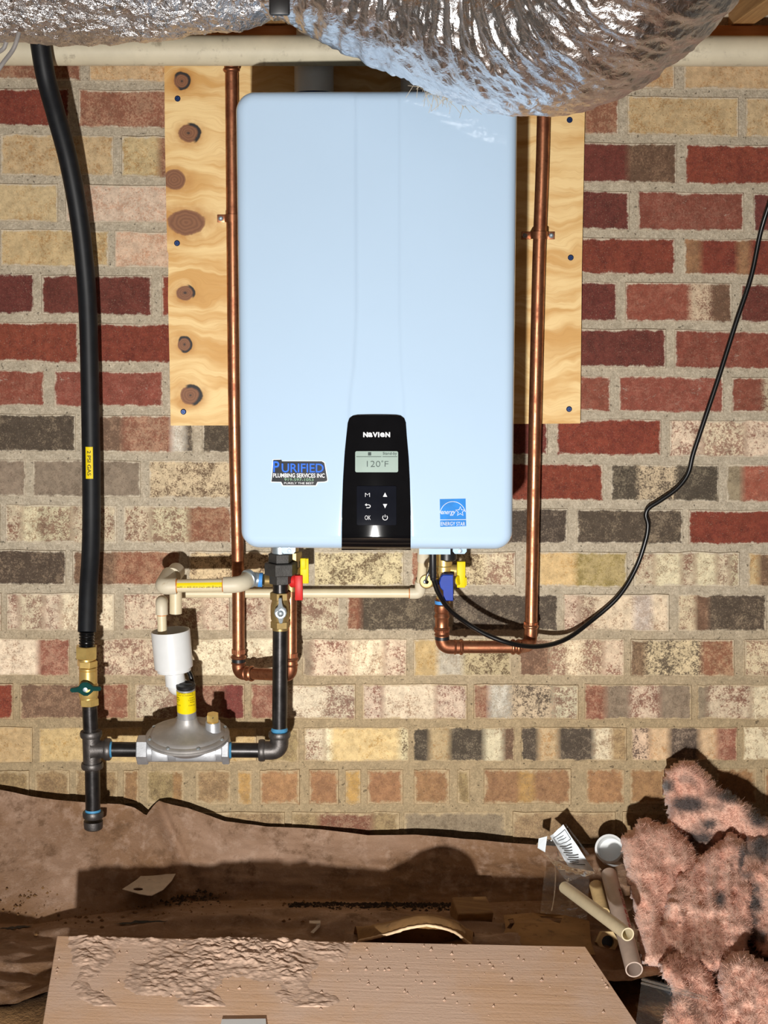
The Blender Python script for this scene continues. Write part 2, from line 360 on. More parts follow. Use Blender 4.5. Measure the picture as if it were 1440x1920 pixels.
M['heater'] = simple('white_enamel', (0.505, 0.675, 0.87), 0.05, 0, 0.01, 4, Specular_IOR_Level=0.3)
M['panel'] = simple('black_gloss_plastic', (0.004, 0.004, 0.005), 0.03, 0, 0.1); M['keys'] = simple('keypad_plastic', (0.008, 0.009, 0.014), 0.015, 0, 0.1, Specular_IOR_Level=0.25)
M['lcd'] = simple('lcd_glass', sr(160, 180, 172), 0.08, 0, 0.05, 20, Specular_IOR_Level=0.3); M['lcdink'] = simple('lcd_ink', sr(52, 66, 64), 0.4, Specular_IOR_Level=0.08)
M['whiteink'] = simple('white_ink', (0.85, 0.87, 0.9), 0.5, Specular_IOR_Level=0.08); M['cream'] = simple('aged_pvc', sr(216, 206, 180), 0.55, 0, 0.06, 18, 0.05, 300, dirt=sr(140, 126, 104), dirt_amt=0.25)
M['cpvc'] = simple('cream_cpvc', sr(222, 208, 174), 0.4, 0, 0.04, 30); M['cpvcfit'] = simple('cream_cpvc_fitting', sr(214, 204, 180), 0.5, 0, 0.04, 30, dirt=sr(168, 140, 100), dirt_amt=0.1)
M['white_pvc'] = simple('white_pvc', sr(224, 226, 226), 0.35, 0, 0.03, 25); M['primer'] = simple('orange_pipe_cement', sr(206, 120, 36), 0.4)
M['rubber'] = simple('black_hose_jacket', sr(20, 22, 26), 0.5, 0, 0.2, 60, Specular_IOR_Level=0.3); M['cord'] = simple('black_cord_jacket', sr(14, 14, 15), 0.32, 0, 0.2)
M['brass'] = simple('brass', sr(222, 190, 116), 0.34, 0.6, 0.1, 60, 0.03, 200, rvar=0.15); M['dullbrass'] = simple('dull_brass', sr(160, 136, 88), 0.42, 0.65, 0.15, 60, 0.05)
M['iron'] = simple('black_iron_pipe', sr(58, 56, 56), 0.34, 0.75, 0.25, 45, 0.06, 250, rvar=0.2); M['castiron'] = simple('cast_iron_fitting', sr(96, 92, 90), 0.46, 0.8, 0.2, 60, 0.25, 420, rvar=0.15)
M['castdark'] = simple('dark_cast_union', sr(72, 70, 68), 0.55, 0.6, 0.2, 80, 0.35, 500); M['thread'] = simple('cut_pipe_thread', sr(140, 130, 118), 0.35, 0.9, 0.2)
M['dope'] = simple('blue_pipe_dope', sr(70, 142, 186), 0.6, 0, 0.15, 120); M['bluetape'] = simple('blue_tape', sr(74, 150, 226), 0.6)
M['alloy'] = simple('die_cast_aluminium', sr(178, 180, 184), 0.42, 0.55, 0.12, 40, 0.12, 260, rvar=0.15); M['alloytop'] = simple('dusty_die_cast_aluminium', sr(172, 169, 166), 0.5, 0.4, 0.12, 40, 0.1, 260)
M['zinc'] = simple('zinc_plated_steel', sr(176, 188, 196), 0.38, 0.7, 0.15); M['green'] = simple('green_coated_handle', sr(6, 62, 58), 0.4, 0, 0.12, Specular_IOR_Level=0.25)
M['yellow'] = simple('yellow_plastic', sr(236, 210, 14), 0.45, 0, 0.04, Specular_IOR_Level=0.2); M['red'] = simple('red_plastic', sr(206, 44, 42), 0.4, 0, 0.05, Specular_IOR_Level=0.2); M['blue'] = simple('blue_plastic', sr(10, 56, 160), 0.4, 0, 0.06, Specular_IOR_Level=0.15)
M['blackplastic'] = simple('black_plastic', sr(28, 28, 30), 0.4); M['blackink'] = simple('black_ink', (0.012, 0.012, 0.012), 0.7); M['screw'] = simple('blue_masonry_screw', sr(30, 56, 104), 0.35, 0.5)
M['decalwhite'] = simple('decal_white_vinyl', sr(232, 240, 246), 0.35, 0, 0.02, Specular_IOR_Level=0.08); M['decalblack'] = simple('decal_black_vinyl', sr(26, 28, 32), 0.35, Specular_IOR_Level=0.08); M['decalblue'] = simple('decal_blue_ink', sr(38, 110, 224), 0.4, Specular_IOR_Level=0.08); M['decalnavy'] = simple('decal_navy_ink', sr(10, 32, 84), 0.4, Specular_IOR_Level=0.08)
M['decalgreen'] = simple('decal_green_ink', sr(150, 190, 160), 0.5, Specular_IOR_Level=0.08); M['esblue'] = simple('rating_label_blue', sr(20, 128, 214), 0.4, Specular_IOR_Level=0.08); M['redink'] = simple('red_ink', sr(170, 70, 66), 0.6)
M['paper'] = simple('torn_kraft_paper', sr(150, 112, 66), 0.85, 0, 0.15, 30, 0.3, 150, dirt=sr(80, 56, 34), dirt_amt=0.3); M['papercore'] = simple('torn_paper_edge', sr(226, 196, 158), 0.9, 0, 0.1, 120)
M['tagplastic'] = simple('dirty_white_plate', sr(206, 192, 178), 0.5, 0, 0.08, 60, dirt=sr(120, 88, 60), dirt_amt=0.25); M['chunk'] = m_wood('rough_wood_offcut', sr(120, 84, 44), sr(160, 120, 70), 'X')
M['fray'] = simple('frayed_glass_fibre', sr(206, 194, 172), 0.8); M['strap'] = simple('grey_hanger_strap', sr(150, 146, 144), 0.5); M['darksoil_shade'] = simple('dark_loose_soil_and_shade', sr(58, 42, 28), 0.95, 0, 0.35, 60, 0.5, 200); M['pebble'] = simple('clay_crumbs', sr(206, 176, 154), 0.9, 0, 0.2, 90, 0.4, 300); M['pinkpvc'] = simple('dusty_pvc_offcut', sr(196, 176, 162), 0.5, 0, 0.08, 30); M['tanpvc'] = simple('tan_plastic', sr(206, 178, 128), 0.45)
# ================================================================== brick wall
# bed joints: pixel height of each mortar line's middle near the left and the right edge (the courses are not laid quite level)
BED = [(70, 84), (159, 174), (246, 262), (338, 352), (424, 440), (508, 523), (598, 611), (688, 698), (770, 780), (855, 863), (940, 948), (1025, 1028), (1105, 1107), (1190, 1191), (1275, 1276), (1356, 1356), (1437, 1434), (1515, 1515), (1592, 1590)]
def bed(k, x): a, b = BED[k]; return a+(b-a)*(x-150)/1100.0
T = {  # colour, speckle colour, speckle amount, lime bloom
 'red': (sr(138, 70, 54), sr(118, 58, 48), 0.4, 0.30), 'dred': (sr(116, 62, 54), sr(100, 54, 48), 0.4, 0.30), 'redw': (sr(136, 76, 62), sr(152, 98, 82), 0.4, 0.55),
 'rbr': (sr(128, 84, 66), sr(158, 122, 98), 0.45, 0.35), 'tan': (sr(188, 163, 126), sr(168, 132, 90), 0.35, 0.1), 'ptan': (sr(198, 176, 152), sr(182, 146, 120), 0.4, 0.25),
 'cream': (sr(214, 199, 168), sr(156, 132, 106), 0.36, 0.2), 'credm': (sr(198, 184, 154), sr(134, 106, 88), 0.48, 0.2), 'redc': (sr(130, 96, 80), sr(200, 182, 156), 0.54, 0.25), 'speck': (sr(194, 177, 142), sr(104, 86, 66), 0.42, 0.1),
 'dark': (sr(78, 68, 58), sr(124, 110, 92), 0.36, 0.25), 'darkc': (sr(92, 78, 66), sr(196, 172, 142), 0.5, 0.25), 'grey': (sr(138, 124, 104), sr(118, 104, 86), 0.4, 0.2), 'brown': (sr(106, 82, 66), sr(140, 112, 90), 0.4, 0.3),
 'oliv': (sr(166, 148, 106), sr(140, 124, 78), 0.45, 0.05), 'white': (sr(198, 188, 172), sr(170, 156, 138), 0.45, 0.3), 'gold': (sr(200, 172, 126), sr(176, 140, 88), 0.3, 0.05), 'obr': (sr(168, 128, 90), sr(152, 114, 82), 0.45, 0.3), 'gtan': (sr(168, 142, 104), sr(140, 116, 86), 0.45, 0.2), 'ylw': (sr(190, 150, 92), sr(176, 142, 96), 0.4, 0.15)}
# rows: (x0, x1, type or bands [(end fraction, type)...])
ROWS = [
 [(0, 152, 'rbr'), (166, 372, 'tan'), (380, 590, 'tan'), (600, 810, 'rbr'), (818, 1030, 'tan'), (1058, 1266, [(0.5, 'rbr'), (1, 'tan')]), (1281, 1490, 'tan')],
 [(0, 131, 'red'), (146, 350, 'rbr'), (360, 560, 'red'), (570, 770, 'tan'), (780, 960, 'red'), (972, 1161, [(0.65, 'tan'), (1, 'rbr')]), (1175, 1386, 'tan'), (1397, 1600, 'tan')],
 [(0, 214, 'tan'), (227, 430, [(0.35, 'tan'), (1, 'rbr')]), (440, 640, 'red'), (650, 850, 'tan'), (860, 1050, 'red'), (1062, 1270, [(0.55, 'dred'), (1, 'brown')]), (1284, 1490, 'red')],
 [(0, 110, 'tan'), (122, 330, 'ptan'), (340, 540, 'tan'), (550, 750, 'red'), (760, 960, 'red'), (974, 1181, 'dred'), (1195, 1396, 'redw'), (1411, 1620, 'dred')],
 [(0, 205, 'tan'), (214, 420, 'ptan'), (430, 630, 'tan'), (640, 840, 'red'), (850, 1048, 'red'), (1060, 1267, 'red'), (1281, 1484, [(0.16, 'obr'), (0.5, 'red'), (0.62, 'obr'), (1, 'red')])],
 [(0, 65, 'dred'), (77, 286, 'dred'), (302, 510, 'red'), (520, 720, 'red'), (730, 940, 'red'), (952, 1158, 'dred'), (1171, 1374, [(0.6, 'redw'), (0.8, 'redc'), (1, 'brown')]), (1387, 1590, 'dred')],
 [(0, 148, 'red'), (158, 362, 'red'), (374, 580, 'red'), (590, 800, 'red'), (810, 1030, 'red'), (1042, 1250, 'dred'), (1264, 1470, 'redw')],
 [(0, 84, 'redw'), (100, 307, 'redw'), (320, 520, 'red'), (530, 730, 'red'), (740, 930, 'red'), (942, 1146, 'redw'), (1159, 1358, 'redw'), (1371, 1570, [(0.3, 'redw'), (1, 'redc')])],
 [(0, 143, [(0.1, 'white'), (1, 'dark')]), (157, 363, [(0.35, 'brown'), (0.8, 'rbr'), (0.92, 'white'), (1, 'dark')]), (378, 580, 'dark'), (592, 795, 'brown'), (806, 1028, 'dred'), (1042, 1241, 'red'), (1254, 1460, [(0.3, 'redc'), (0.7, 'credm'), (1, 'redc')])],
 [(0, 49, [(0.5, 'rbr'), (1, 'grey')]), (60, 265, 'grey'), (278, 480, 'speck'), (492, 700, 'cream'), (712, 915, 'rbr'), (926, 1132, 'red'), (1144, 1349, [(0.25, 'dark'), (0.6, 'darkc'), (1, 'dark')]), (1361, 1570, [(0.15, 'grey'), (0.6, 'redw'), (1, 'credm')])],
 [(0, 2, 'rbr'), (9, 220, [(0.15, 'redc'), (0.3, 'cream'), (0.6, 'credm'), (1, 'redc')]), (230, 436, [(0.25, 'redc'), (0.6, 'credm'), (1, 'rbr')]), (446, 650, 'credm'), (660, 858, 'speck'), (868, 1066, 'dark'), (1080, 1282, 'dark'), (1290, 1495, 'red')],
 [(0, 125, 'dark'), (135, 340, [(0.4, 'brown'), (1, 'rbr')]), (353, 556, 'speck'), (567, 758, 'speck'), (770, 968, [(0.1, 'rbr'), (0.7, 'speck'), (1, 'credm')]), (982, 1177, [(0.15, 'speck'), (0.5, 'gold'), (1, 'oliv')]), (1187, 1388, [(0.2, 'redc'), (0.45, 'cream'), (0.58, 'redc'), (0.78, 'cream'), (0.9, 'redc'), (1, 'credm')]), (1402, 1605, [(0.1, 'tan'), (1, 'brown')])],
 [(0, 4, 'rbr'), (11, 216, [(0.12, 'redc'), (0.35, 'credm'), (0.5, 'redc'), (1, 'cream')]), (230, 432, [(0.45, 'redc'), (0.75, 'credm'), (1, 'redc')]), (443, 638, [(0.3, 'redc'), (0.5, 'cream'), (1, 'credm')]), (649, 834, [(0.15, 'rbr'), (1, 'dark')]), (846, 1048, 'dark'), (1056, 1256, [(0.15, 'redc'), (0.3, 'credm'), (0.66, 'cream'), (0.83, 'white'), (1, 'cream')]), (1270, 1438, [(0.2, 'credm'), (0.35, 'brown'), (1, 'dark')]), (1450, 1650, 'rbr')],
 [(0, 132, [(0.7, 'cream'), (1, 'rbr')]), (143, 346, 'credm'), (360, 554, 'cream'), (566, 764, [(0.1, 'grey'), (0.45, 'redc'), (0.78, 'cream'), (1, 'redc')]), (774, 960, [(0.25, 'gold'), (0.5, 'white'), (1, 'speck')]), (972, 1172, [(0.3, 'brown'), (0.45, 'credm'), (0.6, 'cream'), (0.8, 'credm'), (1, 'redc')]), (1181, 1378, [(0.15, 'brown'), (0.68, 'darkc'), (1, 'rbr')]), (1395, 1600, 'credm')],
 [(0, 26, 'red'), (36, 243, [(0.7, 'brown'), (1, 'rbr')]), (251, 460, [(0.35, 'credm'), (0.8, 'rbr'), (1, 'dred')]), (469, 668, [(0.3, 'rbr'), (0.72, 'cream'), (1, 'credm')]), (678, 877, [(0.2, 'redc'), (0.7, 'cream'), (1, 'redc')]), (887, 1086, [(0.15, 'rbr'), (0.35, 'white'), (0.75, 'darkc'), (1, 'credm')]), (1095, 1298, [(0.2, 'rbr'), (0.42, 'grey'), (0.7, 'redc'), (1, 'grey')]), (1306, 1510, [(0.1, 'grey'), (0.5, 'redc'), (1, 'cream')])],
 [(0, 62, 'gold'), (72, 268, 'gold'), (280, 482, 'gold'), (492, 562, 'gtan'), (569, 768, [(0.2, 'redc'), (0.26, 'cream'), (0.9, 'gold'), (1, 'speck')]), (773, 966, [(0.17, 'dark'), (0.36, 'tan'), (0.7, 'dark'), (0.88, 'cream'), (1, 'brown')]), (976, 1176, [(0.17, 'dark'), (0.35, 'tan'), (0.69, 'dark'), (0.85, 'cream'), (1, 'gtan')]), (1182, 1384, [(0.18, 'darkc'), (0.36, 'tan'), (0.64, 'dark'), (0.8, 'tan'), (1, 'rbr')]), (1392, 1590, [(0.3, 'cream'), (0.5, 'redc'), (1, 'cream')])],
 [(0, 56, 'gtan'), (64, 132, 'gtan'), (140, 222, 'gtan'), (230, 262, 'obr'), (274, 346, [(0.7, 'gtan'), (1, 'obr')]), (366, 434, 'gtan'), (444, 474, 'ylw'), (486, 563, 'obr'), (578, 636, 'obr'), (646, 678, 'ylw'), (687, 757, 'obr'), (775, 844, 'obr'), (856, 882, 'gtan'), (906, 1072, [(0.4, 'obr'), (0.58, 'ylw'), (1, 'obr')]), (1098, 1172, 'obr'), (1180, 1250, 'obr'), (1262, 1330, 'gtan'), (1342, 1420, 'obr'), (1432, 1500, 'obr')],
 [(0, 140, 'gtan'), (150, 345, 'gtan'), (355, 535, 'gtan'), (546, 750, [(0.25, 'gtan'), (0.75, 'rbr'), (1, 'gtan')]), (756, 950, 'grey'), (960, 1155, 'gtan'), (1166, 1360, 'gtan'), (1370, 1560, 'gtan')]]
mw, mb = at(720, 900, 0), at(720, 1700, 0)
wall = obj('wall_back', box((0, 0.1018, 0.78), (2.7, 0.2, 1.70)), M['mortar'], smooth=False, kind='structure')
wall['label'] = 'weathered multi-coloured brick foundation wall with grey mortar joints'
def build_brick(k, x0, x1, spec):
    if isinstance(spec, str): spec = [(1.0, spec)]
    fr = sorted(set([0.0, 1.0]+[min(max(s[0]+q, 0), 1) for s in spec[:-1] for q in (-0.035, 0.035)]))
    while len(fr) < 6:
        gi = max(range(len(fr)-1), key=lambda i: fr[i+1]-fr[i]); fr.insert(gi+1, (fr[gi]+fr[gi+1])/2)
    n = len(fr); out = random.uniform(-0.001, 0.0025)
    jt = [random.gauss(0, 0.9) for _ in range(n)]; jb = [random.gauss(0, 0.9) for _ in range(n)]; tilt = random.gauss(0, 0.0008)
    loop = []
    for i, f in enumerate(fr):
        x = x0+(x1-x0)*f; loop.append((x, bed(k, x)+6.6+jt[i], i))
    for i in range(n-1, -1, -1):
        x = x0+(x1-x0)*fr[i]; loop.append((x, bed(k+1, x)-6.6+jb[i], i))
    cx = (x0+x1)/2; cy = (bed(k, cx)+bed(k+1, cx))/2; V = []
    for x, y, i in loop:
        dx = 2.0 if i in (0, n-1) else 0.0
        V.append(at(x-math.copysign(dx, x-cx), y-math.copysign(1.6, y-cy), out+tilt*(x-cx)/100))
    for x, y, i in loop: V.append(at(x+random.gauss(0, 0.4), y, -0.006))
    L = len(loop); F = []; cols = []
    def ty(f): return next(T[t] for e, t in spec if f <= e+1e-6)
    x0w, x1w = at(x0, 960, 0).x, at(x1, 960, 0).x; zt_, zb_ = at(cx, bed(k, cx)+6.6, 0).z, at(cx, bed(k+1, cx)-6.6, 0).z
    for i in range(n-1):
        F.append((i, i+1, L-2-i, L-1-i))
    for i in range(L):
        j = (i+1) % L; F.append((i, L+i, L+j, j))
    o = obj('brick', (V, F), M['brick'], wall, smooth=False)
    jit = random.uniform(0.9, 1.1)*(1.0 if str(spec[0][1]) in ('red', 'dred', 'redw', 'obr', 'ylw', 'gtan') else (1.10 if str(spec[0][1]) in ('gold', 'dark') else 1.27)); ca = []; cb = []
    jc = [jit*random.uniform(0.96, 1.04) for _ in range(3)]; ed = []
    for vi in range(2*L):
        ii = loop[vi % L][2]; top = (vi % L) < n; c = ty(fr[ii]+(1e-4 if ii == 0 else -1e-4)); wx = x0w+(x1w-x0w)*fr[ii]; wz = (zt_-zb_)
        ca.append((*[q*j_ for q, j_ in zip(c[0], jc)], c[2])); cb.append((*[q*j_ for q, j_ in zip(c[1], jc)], c[3]))
        es = 0.55 if k >= 16 else 1.0; ed.append(tuple(q*es for q in (wx-x0w, x1w-wx, 0.0 if top else wz, wz if top else 0.0)))
    setcol(o, 'ca', ca, 'POINT'); setcol(o, 'cb', cb, 'POINT'); setcol(o, 'ed', ed, 'POINT')
for k, row in enumerate(ROWS):
    if not row: continue
    row = list(row); types = ['red', 'rbr', 'tan', 'dred', 'redw', 'brown'] if k < 9 else ['credm', 'redc', 'brown', 'speck', 'cream', 'rbr']
    bl = 76 if k == 16 else 203
    if row[0][1]-row[0][0] < 200: row[0] = (min(row[0][0], row[0][1]-bl), row[0][1], row[0][2])
    x = row[0][0]
    while x > -300: row.insert(0, (x-10-bl, x-10, random.choice(types))); x -= 10+bl
    x = row[-1][1]
    while x < 1640: row.append((x+10, x+10+bl, random.choice(types))); x += 10+bl
    for b in row:
        # nothing is laid out where the plywood backer hides the wall
        if 1 <= k <= 7 and b[0] > 316 and b[1] < 1085: continue
        build_brick(k, *b)
# ================================================================== floor framing overhead
def zpx(py, d): return at(720, py, d).z
z_sill0, z_sill1 = zpx(72, 0.03), zpx(47, 0.03)
sp = obj('trim_1', box((0, -0.03+0.07, (z_sill0+z_sill1)/2), (2.7, 0.14, z_sill1-z_sill0), 0.002), M['sill'], smooth=False, kind='structure'); sp['label'] = 'orange-brown sill board along the top of the brick wall'
jz0 = z_sill1+0.001
rimo = obj('trim_2', box((0, 0.10, jz0+0.14), (2.7, 0.038, 0.24)), M['rim'], smooth=False, kind='structure'); rimo['label'] = 'rim board behind the joist ends'
xr = at(1386, 45, 0.0).x
for i, xx in enumerate((xr, xr-0.406, xr-0.812, xr-1.218)):
    j = obj('joist', box((xx, -1.9, jz0+0.12), (0.038, 3.95, 0.24), 0.001), M['joist'], smooth=False, kind='structure'); j['label'] = 'pine floor joist running away from the brick wall'
ce = obj('ceiling', box((0, -1.9, jz0+0.25), (2.7, 4.2, 0.018)), M['rim'], smooth=False, kind='structure'); ce['label'] = 'underside of the wooden subfloor between joists'
for xx in (xr-0.203, xr-0.609, xr-1.0):     # short solid blocks between the joists
    b = obj('joist_blocking', box((xx, -0.02, jz0+0.022+0.09), (0.366, 0.038, 0.14), 0.001), M['rim'], smooth=False, kind='structure'); b['label'] = 'short wooden block between two floor joists'
# ================================================================== ground
def gz(x, y):
    d = -y
    base = -0.03+0.02*fbm(x*3, y*3, 0.3, 4)
    f = min(max((d-0.40)/0.12, 0), 1); f = f*f*(3-2*f)
    base += f*0.015
    l = min(max((-0.50-x)/0.1, 0), 1); base -= l*f*(0.035+0.03*math.sin(d*22+x*9))
    rr = min(max((x-0.33)/0.1, 0), 1); base -= rr*f*0.03
    return base+0.006*fbm(x*14, y*14, 2.0, 3)
xs = np.concatenate([np.linspace(-2.6, -0.95, 12), np.linspace(-0.92, 0.92, 150), np.linspace(0.95, 2.6, 12)]); ys = np.concatenate([np.linspace(0.0, -1.3, 110), np.linspace(-1.35, -5.5, 24)])
GV = [(x, y, gz(x, y) if y > -1.3 else 0.0+0.02*fbm(x*2, y*2, 0, 3)) for y in ys for x in xs]; nx = len(xs)
GF = [(j*nx+i, j*nx+i+1, (j+1)*nx+i+1, (j+1)*nx+i) for j in range(len(ys)-1) for i in range(nx-1)]
fl = obj('floor', (GV, GF), M['soil'], auto=0, kind='structure'); fl['label'] = 'bare brown crawl space soil'
# vapour barrier: stands against the wall, then lies over the soil
TOP = [(-400, 1440), (-150, 1462), (0, 1487), (60, 1497), (100, 1501), (170, 1506), (225, 1509), (250, 1515), (263, 1524), (272, 1534), (280, 1524), (292, 1513), (312, 1510), (350, 1519), (420, 1547), (500, 1559), (600, 1564), (690, 1573), (780, 1568), (900, 1576), (1000, 1586), (1100, 1596), (1300, 1600), (1600, 1600)]
TX = [at(a, b, 0.05).x for a, b in TOP]; TZ = [at(a, b, 0.05).z for a, b in TOP]
def sheet(u, v):
    x = -1.0+u*1.75; zt = float(np.interp(x, TX, TZ))
    x += 0.0; px = 720+x/0.00095
    lean = 0.10 if px > 330 else 0.10+0.10*min((330-px)/250, 1)
    notch = math.exp(-((px-272-(v*260))/16)**2)*max(0, 1-v*2.2)
    if v < 0.42:
        t = v/0.42; c = t*t*(3-2*t)
        d = 0.035+0.012*math.sin(x*9)+lean*(t**1.6)+0.02*math.sin(t*math.pi)
        z = zt*(1-t)**1.15+0.012*c
    else:
        t = (v-0.42)/0.58; d = 0.047+lean+t*0.34; z = 0.012*(1-t)+0.006+0.018*t
        z += 0.020*(fbm(x*4, d*7, 5.0, 3)+0.15)*min(1, t*4)+0.014*ridged(x*5+d*3, d*11, 1.0, 2)*min(1, t*3)*0.5
        d += 0.012*fbm(x*6, v*5, 3, 2)
    w = 0.004*fbm(x*9, v*8, 1.2, 4)
    d += w-notch*0.03; z += w*0.6
    if v > 0.93: z += 0.006*fbm(x*22, 0, 8, 3)
    return Vector((x, -d, max(z, gz(x, -d)+0.003)))
sh = obj('vapor_barrier', grid(sheet, 340, 130), M['sheet'], auto=0); tag(sh, 'dusty brown plastic sheet turned up against the foot of the brick wall', 'sheet')
# ================================================================== plywood backer with screws
pl, pr_ = 308, 1097
pb = thing('plywood_backer', at(703, 797, 0.009), 'knotty pine plywood board behind the white water heater', 'board')
edge = [(308, 96), (309, 250), (312, 400), (313.5, 470), (316, 476), (315, 560), (318, 680), (320, 798), (700, 797), (1088, 794), (1089, 700), (1091, 500), (1094, 350), (1097, 190), (1098, 100)]
obj('panel', prism([at(x, y, 0.018) for x, y in edge], (0, 0.0175, 0)), M['ply'], pb, smooth=False)
for x, y in ((333, 185), (332, 456), (344, 772), (1070, 483), (1067, 767), (1068, 225)):
    c = at(x, y, 0.0178); o = obj('screw', lathe(c, (0, -1, 0), [(0.0052, 0), (0.0052, 0.0012), (0.0036, 0.0026), (0.0020, 0.0026), (0.0012, 0.0012)], 14), M['screw'], pb, label='blue screw head')
# ================================================================== water heater
DF = 0.335
c0, c1 = at(441, 600, DF), at(975, 600, DF)
XL, XR = at(445, 600, DF).x, at(966, 600, DF).x; XL, XR = at(444.5, 600, DF).x, at(966.5, 600, DF).x
ZT, ZB = at(700, 169, DF).z, at(700, 1032, DF).z; HC = (XL+XR)/2; HW = (XR-XL)/2; RC = 0.030; RE = 0.017
def band(z):        # half width and centre of the shallow centre channel
    py = 525+(1.14-z)*1180
    l = np.interp(py, [0, 600, 700, 760, 1100], [667, 668, 663, 655, 640]); r = np.interp(py, [0, 600, 700, 760, 1100], [748, 749, 752, 757, 770])
    return at(float(l), 600, DF).x, at(float(r), 600, DF).x
def hf(x, z):        # distance of the cover's face from the wall
    dx = HW-abs(x-HC); dz = min(ZT-z, z-ZB)
    if dx < RC and dz < RC: sd = RC-math.hypot(RC-dx, RC-dz)
    else: sd = min(dx, dz)
    sd = max(sd, 0.0)
    h = DF
    if sd < RE: h -= RE-math.sqrt(max(RE*RE-(RE-sd)**2, 0))
    q = z-ZB
    if q < 0.024: h -= 0.007*((0.024-q)/0.024)**2
    h -= 0.004*((x-HC)/HW)**2
    h += 0.034*(x-HC)-0.012*(z-(ZT+ZB)/2)          # hangs slightly turned to the left and leaning back
    l, r = band(z); s = lambda e: 1/(1+math.exp(-max(min(e/0.0016, 50), -50)))
    h -= 0.0030*s(x-l)*s(r-x)
    return h
us = sorted(set([round(v, 4) for v in np.concatenate([np.linspace(-1, -0.88, 12), np.linspace(-0.88, -0.3, 12), np.linspace(-0.3, 0.3, 110), np.linspace(0.3, 0.88, 12), np.linspace(0.88, 1, 12)])]))
q = np.concatenate([RC*(1-np.cos(np.linspace(0, math.pi/2, 14))), np.linspace(RC, (ZT-ZB)-RC, 90)[1:-1], (ZT-ZB)-RC*(1-np.cos(np.linspace(math.pi/2, 0, 14)))])
zs = ZB+q; nu = len(us); V = []; F = []
for z in zs:
    dz = min(ZT-z, z-ZB); hw = HW-(RC-math.sqrt(max(RC*RC-(RC-dz)**2, 0)) if dz < RC else 0)
    for u in us: x = HC+u*hw; V.append((x, -hf(x, z), z))
for j in range(len(zs)-1):
    for i in range(nu-1): F.append((j*nu+i, j*nu+i+1, (j+1)*nu+i+1, (j+1)*nu+i))
loop = list(range(nu))+[j*nu+nu-1 for j in range(1, len(zs))]+[(len(zs)-1)*nu+i for i in range(nu-2, -1, -1)]+[j*nu for j in range(len(zs)-2, 0, -1)]
b0 = len(V)
for i in loop: V.append((V[i][0], -0.14, V[i][2]))
n = len(loop)
for i in range(n): j = (i+1) % n; F.append((loop[i], b0+i, b0+j, loop[j]))
wh = thing('tankless_water_heater', (HC, -0.18, ZB), 'white wall-hung tankless water heater with black control panel', 'water heater')
obj('front_cover', (V, F), M['heater'], wh, auto=55)
obj('back_case', box((HC, -0.082, (ZT+ZB)/2), (HW*2-0.006, 0.124, ZT-ZB-0.006), 0.012), M['heater'], wh)
# control panel
CPN = [(652, 792), (655, 784), (662, 780), (670, 778.5), (743, 778.5), (751, 780), (758, 785), (761, 793), (763, 820), (766.5, 860), (768.5, 900), (770, 960), (770, 1031.5), (640.5, 1031.5), (641, 960), (643, 900), (646, 850), (649, 820)]
def onface(px, py, off):
    d = DF
    for _ in range(4): p = at(px, py, d); d = max(hf(p.x, p.z), 0.0)+off
    return at(px, py, d)
def flatface(px, py, off):     # the control panel fills the channel: face without the channel
    d = DF
    for _ in range(4):
        p = at(px, py, d); qz = p.z-ZB; d = DF+off+0.034*(p.x-HC)-0.012*(p.z-(ZT+ZB)/2)-(0.007*((0.024-qz)/0.024)**2 if qz < 0.024 else 0)
        if qz < RE: d -= RE-math.sqrt(max(RE*RE-(RE-max(qz, 0))**2, 0))
    return at(px, py, d)
rows = [778.5, 779, 780, 782, 785, 789, 793, 800]+list(np.linspace(812, 985, 16))+list(np.linspace(990, 1031.5, 22))
lx = lambda y: float(np.interp(y, [778.5, 780, 784, 792, 820, 850, 900, 960, 1032], [670, 662, 655, 652, 649, 646, 643, 641, 640.5])); rx = lambda y: float(np.interp(y, [778.5, 780, 785, 793, 820, 860, 900, 960, 1032], [743, 751, 758, 761, 763, 766.5, 768.5, 770, 770]))
V = []; F = []; nc = 15
for y in rows:
    a, b = lx(y), rx(y); V.append(flatface(a-0.6, y, -0.006))
    for i in range(nc): V.append(flatface(a+(b-a)*i/(nc-1), y, 0.0012+0.002*(1-(2*i/(nc-1)-1)**2)))
    V.append(flatface(b+0.6, y, -0.006))
w_ = nc+2
for j in range(len(rows)-1):
    for i in range(w_-1): F.append((j*w_+i, j*w_+i+1, (j+1)*w_+i+1, (j+1)*w_+i))
cp = obj('control_panel', (V, F), M['panel'], wh, auto=60, label='black glossy control panel')
PF = 0.0042
def rrect(x0, y0, x1, y1, r, off, fn=flatface, k=4):
    P = []
    for cx, cy, a0 in ((x1-r, y0+r, -90), (x1-r, y1-r, 0), (x0+r, y1-r, 90), (x0+r, y0+r, 180)):
        for i in range(k+1): t = R(a0+90*i/k); P.append(fn(cx+r*math.cos(t), cy+r*math.sin(t), off))
    return P
obj('display', prism(rrect(666, 846, 746.5, 885.5, 3, PF), (0, 0.002, 0)), M['lcd'], cp, smooth=False, label='grey-green display reading 120 degrees F')
ps = pxm(700, 870, DF)
def ftext(s, px, py, hpx, off, wpx=None, bold=0.0, align='CENTER', fn=flatface, shear=0.0): return text(s, hpx*ps/0.70, fn(px, py, off), xd=Vector((1, -0.034, 0)).normalized(), yd=Vector((0, 0.012, 1)).normalized(), bold=bold*ps, align=align, width=wpx*ps if wpx else None, shear=shear)
